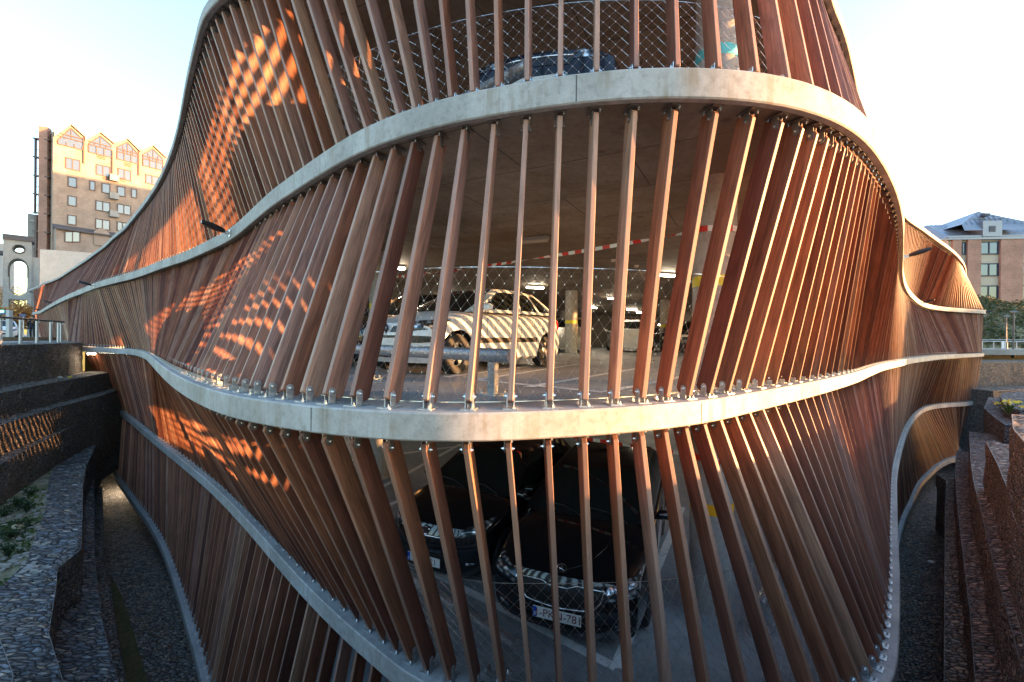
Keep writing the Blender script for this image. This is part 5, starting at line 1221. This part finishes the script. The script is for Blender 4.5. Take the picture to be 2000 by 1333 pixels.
# ================================================================== BARRIER TAPE
def tape(a, b, sag, label):
    mb = MB(); a, b = Vector(a), Vector(b); L_ = (b-a).length; n_ = int(L_/.06); mb2 = []
    for i in range(n_):
        P_ = []
        for t in (i/n_, (i+1)/n_):
            c = a.lerp(b, t)-Vector((0,0,sag*4*t*(1-t))); tw_ = 2.2*math.sin(t*9)+t*5; u = Vector((0,0,math.cos(tw_)))+(b-a).normalized().cross(Vector((0,0,1)))*math.sin(tw_); P_ += [c-u*.026, c+u*.026]
        mb.cur = (i//2) % 2; mb.poly([P_[0], P_[2], P_[3], P_[1]])
    o = mb.build('barrier_tape', ['red', 'white']); tag(o, label, 'barrier tape', 'red and white barrier tapes')
def wraps(z, label):
    o = None
    mb = MB(); n_ = 22
    for i in range(n_):
        t0, t1 = 2*math.pi*i/n_, 2*math.pi*(i+1)/n_; mb.cur = (i//2) % 2; r_ = .262; h0, h1 = z+.03*math.sin(t0), z+.03*math.sin(t1)
        mb.poly([(2.5+r_*math.cos(t0),5.65+r_*math.sin(t0),h0-.035),(2.5+r_*math.cos(t1),5.65+r_*math.sin(t1),h1-.035),(2.5+r_*math.cos(t1),5.65+r_*math.sin(t1),h1+.035),(2.5+r_*math.cos(t0),5.65+r_*math.sin(t0),h0+.035)])
    tag(mb.build('barrier_tape', ['red', 'white']), label, 'barrier tape', 'red and white barrier tapes')
tape((2.24,5.62,1.88), (-2.9,10.5,1.92), .06, 'red and white tape strung across the middle deck above the white hatchback')
tape((2.24,5.62,-.88), (-2.9,10.5,-.85), .08, 'red and white tape strung across the lower deck, mostly hidden by the concrete edge')
wraps(1.9, 'red and white tape wound round the near column on the middle deck'); wraps(-.87, 'red and white tape wound round the near column on the lower deck')
# ================================================================== CEILING LIGHTS
def clight(x, y, z, rz, on, label):
    r_ = empty('ceiling_light', (x, y, z), rz); tag(r_, label, 'ceiling light', 'strip lights under the decks')
    mb = MB(); mb.box((0,0,-.03), (.33,0,0), (0,.065,0), (0,0,.03)); mb.box((0,0,-.005), (.25,0,0), (0,.03,0), (0,0,.012)); mb.build('housing', 'lampbody', r_)
    mb = MB(); pr = [(-.055,-.062),(-.045,-.10),(0,-.115),(.045,-.10),(.055,-.062)]; b0 = len(mb.v)
    for xx in (-.31,.31): mb.v += [(xx, yy, zz) for yy, zz in pr]
    for i in range(4): mb.face([b0+i, b0+i+1, b0+6+i, b0+5+i])
    mb.face([b0+i for i in range(5)]); mb.face([b0+5+i for i in range(5)][::-1]); mb.build('diffuser', 'lampon' if on else 'lampoff', r_, smooth=True, angle=45)
zc1 = 2.49+.02
for px, py, on, lb in ((768,521,1,'lit strip light left of the white hatchback windscreen'),(1045,560,1,'lit strip light just above the white hatchback roof'),(1308,536,1,'lit strip light left of the near column yellow band'),(1200,582,1,'lit strip light right of the far yellow-banded column'),(1040,468,0,'unlit strip light, nearest under the middle storey ceiling'),(880,578,1,'lit strip light glimpsed through the white hatchback windscreen zone'),(1234,604,1,'lit strip light deep in the middle deck, left one of a close pair'),(1252,610,1,'lit strip light deep in the middle deck, right one of a close pair'),(1155,600,1,'lit strip light above the silver hatchback'),(1350,612,1,'small lit strip light behind the near column'),(660,590,1,'lit strip light above the dark hatchback at left'),(735,582,1,'lit strip light between the two dark cars at left')):
    x, y = P(px, py, zc1-.04); clight(x, y, zc1, R(12 if on else -25), on, lb)
x, y = P(190, 692, -.24-.05); clight(x, y, -.19, .4, 1, 'lit strip light in the dark gap beside the left rubble walls')
clight(-6, 14, -.19, .4, 1, 'lit strip light under the middle deck, behind the lower slats'); clight(5, 17, -.19, .4, 1, 'second lit strip light under the middle deck, toward the back')
x, y = (-17.5, 18.5); clight(-17.9, 21.3, -5.76, .6, 1, 'lit strip light under the lowest deck at its far left end')
for i, q in enumerate((-17.8,)):
    l_ = Cm.byx(q); p = Cm.at(l_)-Cm.nor(l_)*.62; tt = Cm.tan(l_); clight(p.x, p.y, -5.76, math.atan2(tt.y, tt.x), 1, ('farthest','third','second','nearest')[i]+' lit strip light behind the smoked glazing under the lowest band at left')
# small ceiling details
for px, py, lb in ((1198,508,'small white smoke detector on the middle storey ceiling, left one'),(1243,519,'small white smoke detector on the middle storey ceiling, right one')):
    x, y = P(px, py, 2.49); mb = MB(); mb.tube([(x,y,2.50),(x,y,2.46),(x,y,2.44)], [.06,.055,.03], 14); tag(mb.build('smoke_detector', 'white'), lb, 'smoke detector', 'ceiling smoke detectors')
# ================================================================== FACADE LAMPS
def arm_lamp(lv, px, py, label, ln=.40):
    c = CV[lv]; best = min(range(len(c.p)), key=lambda i: (lambda q: 9e9 if q is None else (q[0]-px)**2+(q[1]-py)**2)(proj((c.p[i].x, c.p[i].y, ZT[lv]-THL[lv]/2))))
    p = c.p[best]; nn = c.nor(c.d[best]); r_ = empty('facade_lamp', (p.x, p.y, ZT[lv]-THL[lv]/2), math.atan2(nn.y, nn.x)); tag(r_, label, 'lamp', 'slim arm lamps on the concrete deck edges')
    mb = MB(); mb.box((.01,0,0), (.01,0,0), (0,.05,0), (0,0,.07)); mb.box((.06,0,.01), (.05,0,.01), (0,.022,0), (0,0,.03)); mb.build('bracket', 'zinc', r_)
    mb = MB(); N_ = 9; b0 = 0
    for i in range(N_):
        t = i/(N_-1); x = .10+ln*t; hw = .10*math.sin(math.pi*(.16+.68*t))**.6; hh = .03+.022*math.sin(math.pi*t); zz = .03+.12*t
        mb.v += [(x,-hw,zz-hh*.4),(x,-hw*.6,zz+hh),(x,hw*.6,zz+hh),(x,hw,zz-hh*.4),(x,hw*.7,zz-hh),(x,-hw*.7,zz-hh)]
    for i in range(N_-1):
        for j in range(6): a = i*6+j; b = i*6+(j+1) % 6; mb.face([a, b, b+6, a+6])
    mb.face([0,1,2,3,4,5][::-1]); mb.face([(N_-1)*6+j for j in range(6)]); mb.build('lamp_head', 'darkmetal', r_, smooth=True, angle=40)
arm_lamp(2, 452, 458, 'largest slim black arm lamp, left part of the upper concrete band'); arm_lamp(2, 184, 560, 'second slim arm lamp leftwards on the upper concrete band'); arm_lamp(2, 106, 594, 'third slim arm lamp leftwards, small against the slats'); arm_lamp(2, 83, 608, 'tiny arm lamp at the far left end of the upper concrete band')
arm_lamp(2, 1766, 503, 'slim arm lamp where the upper band curls at right'); arm_lamp(2, 1800, 592, 'smaller arm lamp on the lower curve of the band at right'); arm_lamp(2, 1919, 613, 'arm lamp on the far right tip of the concrete band')
# ================================================================== PEDESTRIAN
def person(x, y, z, rz, label):
    J = {'hip': (0,0,.92), 'waist': (0,0,1.06), 'chest': (0,-.01,1.28), 'neck': (0,0,1.44), 'head0': (0,-.01,1.52), 'head1': (0,-.015,1.62), 'head2': (0,0,1.70),
         'shl': (.17,0,1.38), 'ell': (.24,.04,1.12), 'wrl': (.20,-.12,.92), 'hal': (.19,-.16,.84), 'shr': (-.17,0,1.38), 'elr': (-.26,.02,1.12), 'wrr': (-.22,-.10,.90), 'har': (-.21,-.13,.82),
         'hl': (.09,0,.88), 'kl': (.10,-.10,.50), 'al': (.10,.02,.10), 'tl': (.10,-.12,.04), 'hr': (-.09,0,.88), 'kr': (-.10,.02,.48), 'ar': (-.10,.20,.12), 'tr': (-.10,.09,.04)}
    Rr = {'hip': .15,'waist': .13,'chest': .15,'neck': .06,'head0': .075,'head1': .10,'head2': .07,'shl': .07,'ell': .05,'wrl': .033,'hal': .03,'shr': .07,'elr': .05,'wrr': .033,'har': .03,'hl': .10,'kl': .07,'al': .045,'tl': .035,'hr': .10,'kr': .07,'ar': .045,'tr': .035}
    E = [('hip','waist'),('waist','chest'),('chest','neck'),('neck','head0'),('head0','head1'),('head1','head2'),('chest','shl'),('shl','ell'),('ell','wrl'),('wrl','hal'),('chest','shr'),('shr','elr'),('elr','wrr'),('wrr','har'),('hip','hl'),('hl','kl'),('kl','al'),('al','tl'),('hip','hr'),('hr','kr'),('kr','ar'),('ar','tr')]
    ks = list(J); me = bpy.data.meshes.new('person'); me.from_pydata([J[q] for q in ks], [(ks.index(a), ks.index(b)) for a, b in E], []); o = bpy.data.objects.new('person', me); col.objects.link(o)
    md = o.modifiers.new('s', 'SKIN'); 
    for i, q in enumerate(ks): me.skin_vertices[0].data[i].radius = (Rr[q], Rr[q]*.85)
    me.skin_vertices[0].data[0].use_root = True
    s2 = o.modifiers.new('d', 'SUBSURF'); s2.levels = 2; s2.render_levels = 2
    dg = bpy.context.evaluated_depsgraph_get(); dg.update(); m2 = bpy.data.meshes.new_from_object(o.evaluated_get(dg)); o.modifiers.clear(); o.data = m2
    M['skin'] = mat('skin', (.45,.26,.18), .6); M['coat'] = mat('navy_coat', (.012,.015,.028), .85); M['jeans'] = mat('dark_trousers', (.012,.012,.02), .85); M['hair'] = mat('hair', (.10,.05,.025), .8); M['bag'] = mat('dark_bag', (.02,.02,.022), .7); M['scarf'] = mat('tan_scarf', (.30,.13,.07), .9)
    for q in ('skin','coat','jeans'): m2.materials.append(M[q])
    for p_ in m2.polygons:
        c = p_.center; p_.material_index = 0 if c.z > 1.46 or (abs(c.x) > .15 and c.z < .88 and c.y < -.06) else (1 if c.z > .84 else 2); p_.use_smooth = True
    o.location = (x, y, z); o.rotation_euler = (0,0,rz); tag(o, label, 'person')
    h = MB(); ico = [(.105*math.sin(b)*math.cos(a), .02+.11*math.sin(b)*math.sin(a), 1.63+.115*math.cos(b)) for b in np.linspace(0, 1.9, 7) for a in np.linspace(0, 2*math.pi, 13)[:-1]]; h.v = ico
    for i in range(6):
        for j in range(12): h.face([i*12+j, i*12+(j+1) % 12, (i+1)*12+(j+1) % 12, (i+1)*12+j])
    h.build('hair', 'hair', o, smooth=True)
    h = MB(); h.tube([(.0,-.10,1.46),(.02,-.17,1.35),(.03,-.17,1.15)], [.06,.07,.05], 8); h.build('scarf', 'scarf', o, smooth=True)
    return o
p = D(63, 660, 33); person(p.x, p.y, SL, R(40), 'pedestrian in a dark coat and trousers with a tan scarf, walking by the left railing')
p2 = D(54, 650, 33); mb = MB(); mb.box((p2.x, p2.y+.2, SL+.86), (.17,.05,0), (-.03,.07,0), (0,0,.15)); mb.tube([(p2.x-.1,p2.y+.2,SL+1.0),(p2.x,p2.y+.15,SL+1.35),(p2.x+.12,p2.y+.2,SL+1.0)], .015, 5); tag(mb.build('shoulder_bag', 'bag'), 'dark shoulder bag carried by the pedestrian', 'bag')
# small litter and stray things seen on the walls
for px, py, z, s_, m_, lb in ((118,738,-1.6,.05,'white','scrap of white litter on the second rubble tier ledge at left'),(137,738,-1.6,.05,'yellow','scrap of yellow litter on the second rubble tier ledge at left'),(1819,1099,-7.2,.09,'white','scrap of white paper on the dark moat floor at right'),(35,1030,-4.05,.07,'plinthlight','small tan brick fragment on the soil terrace')):
    x, y = P(px, py, Z(z)+.03); mb = MB(); mb.box((x, y, Z(z)+.05), (s_,s_*.3,0), (-s_*.2,s_*.7,0), (0,0,.02 if m_ != 'plinthlight' else .04)); tag(mb.build('litter' if m_ != 'plinthlight' else 'brick_fragment', m_), lb, 'litter' if m_ != 'plinthlight' else 'brick')
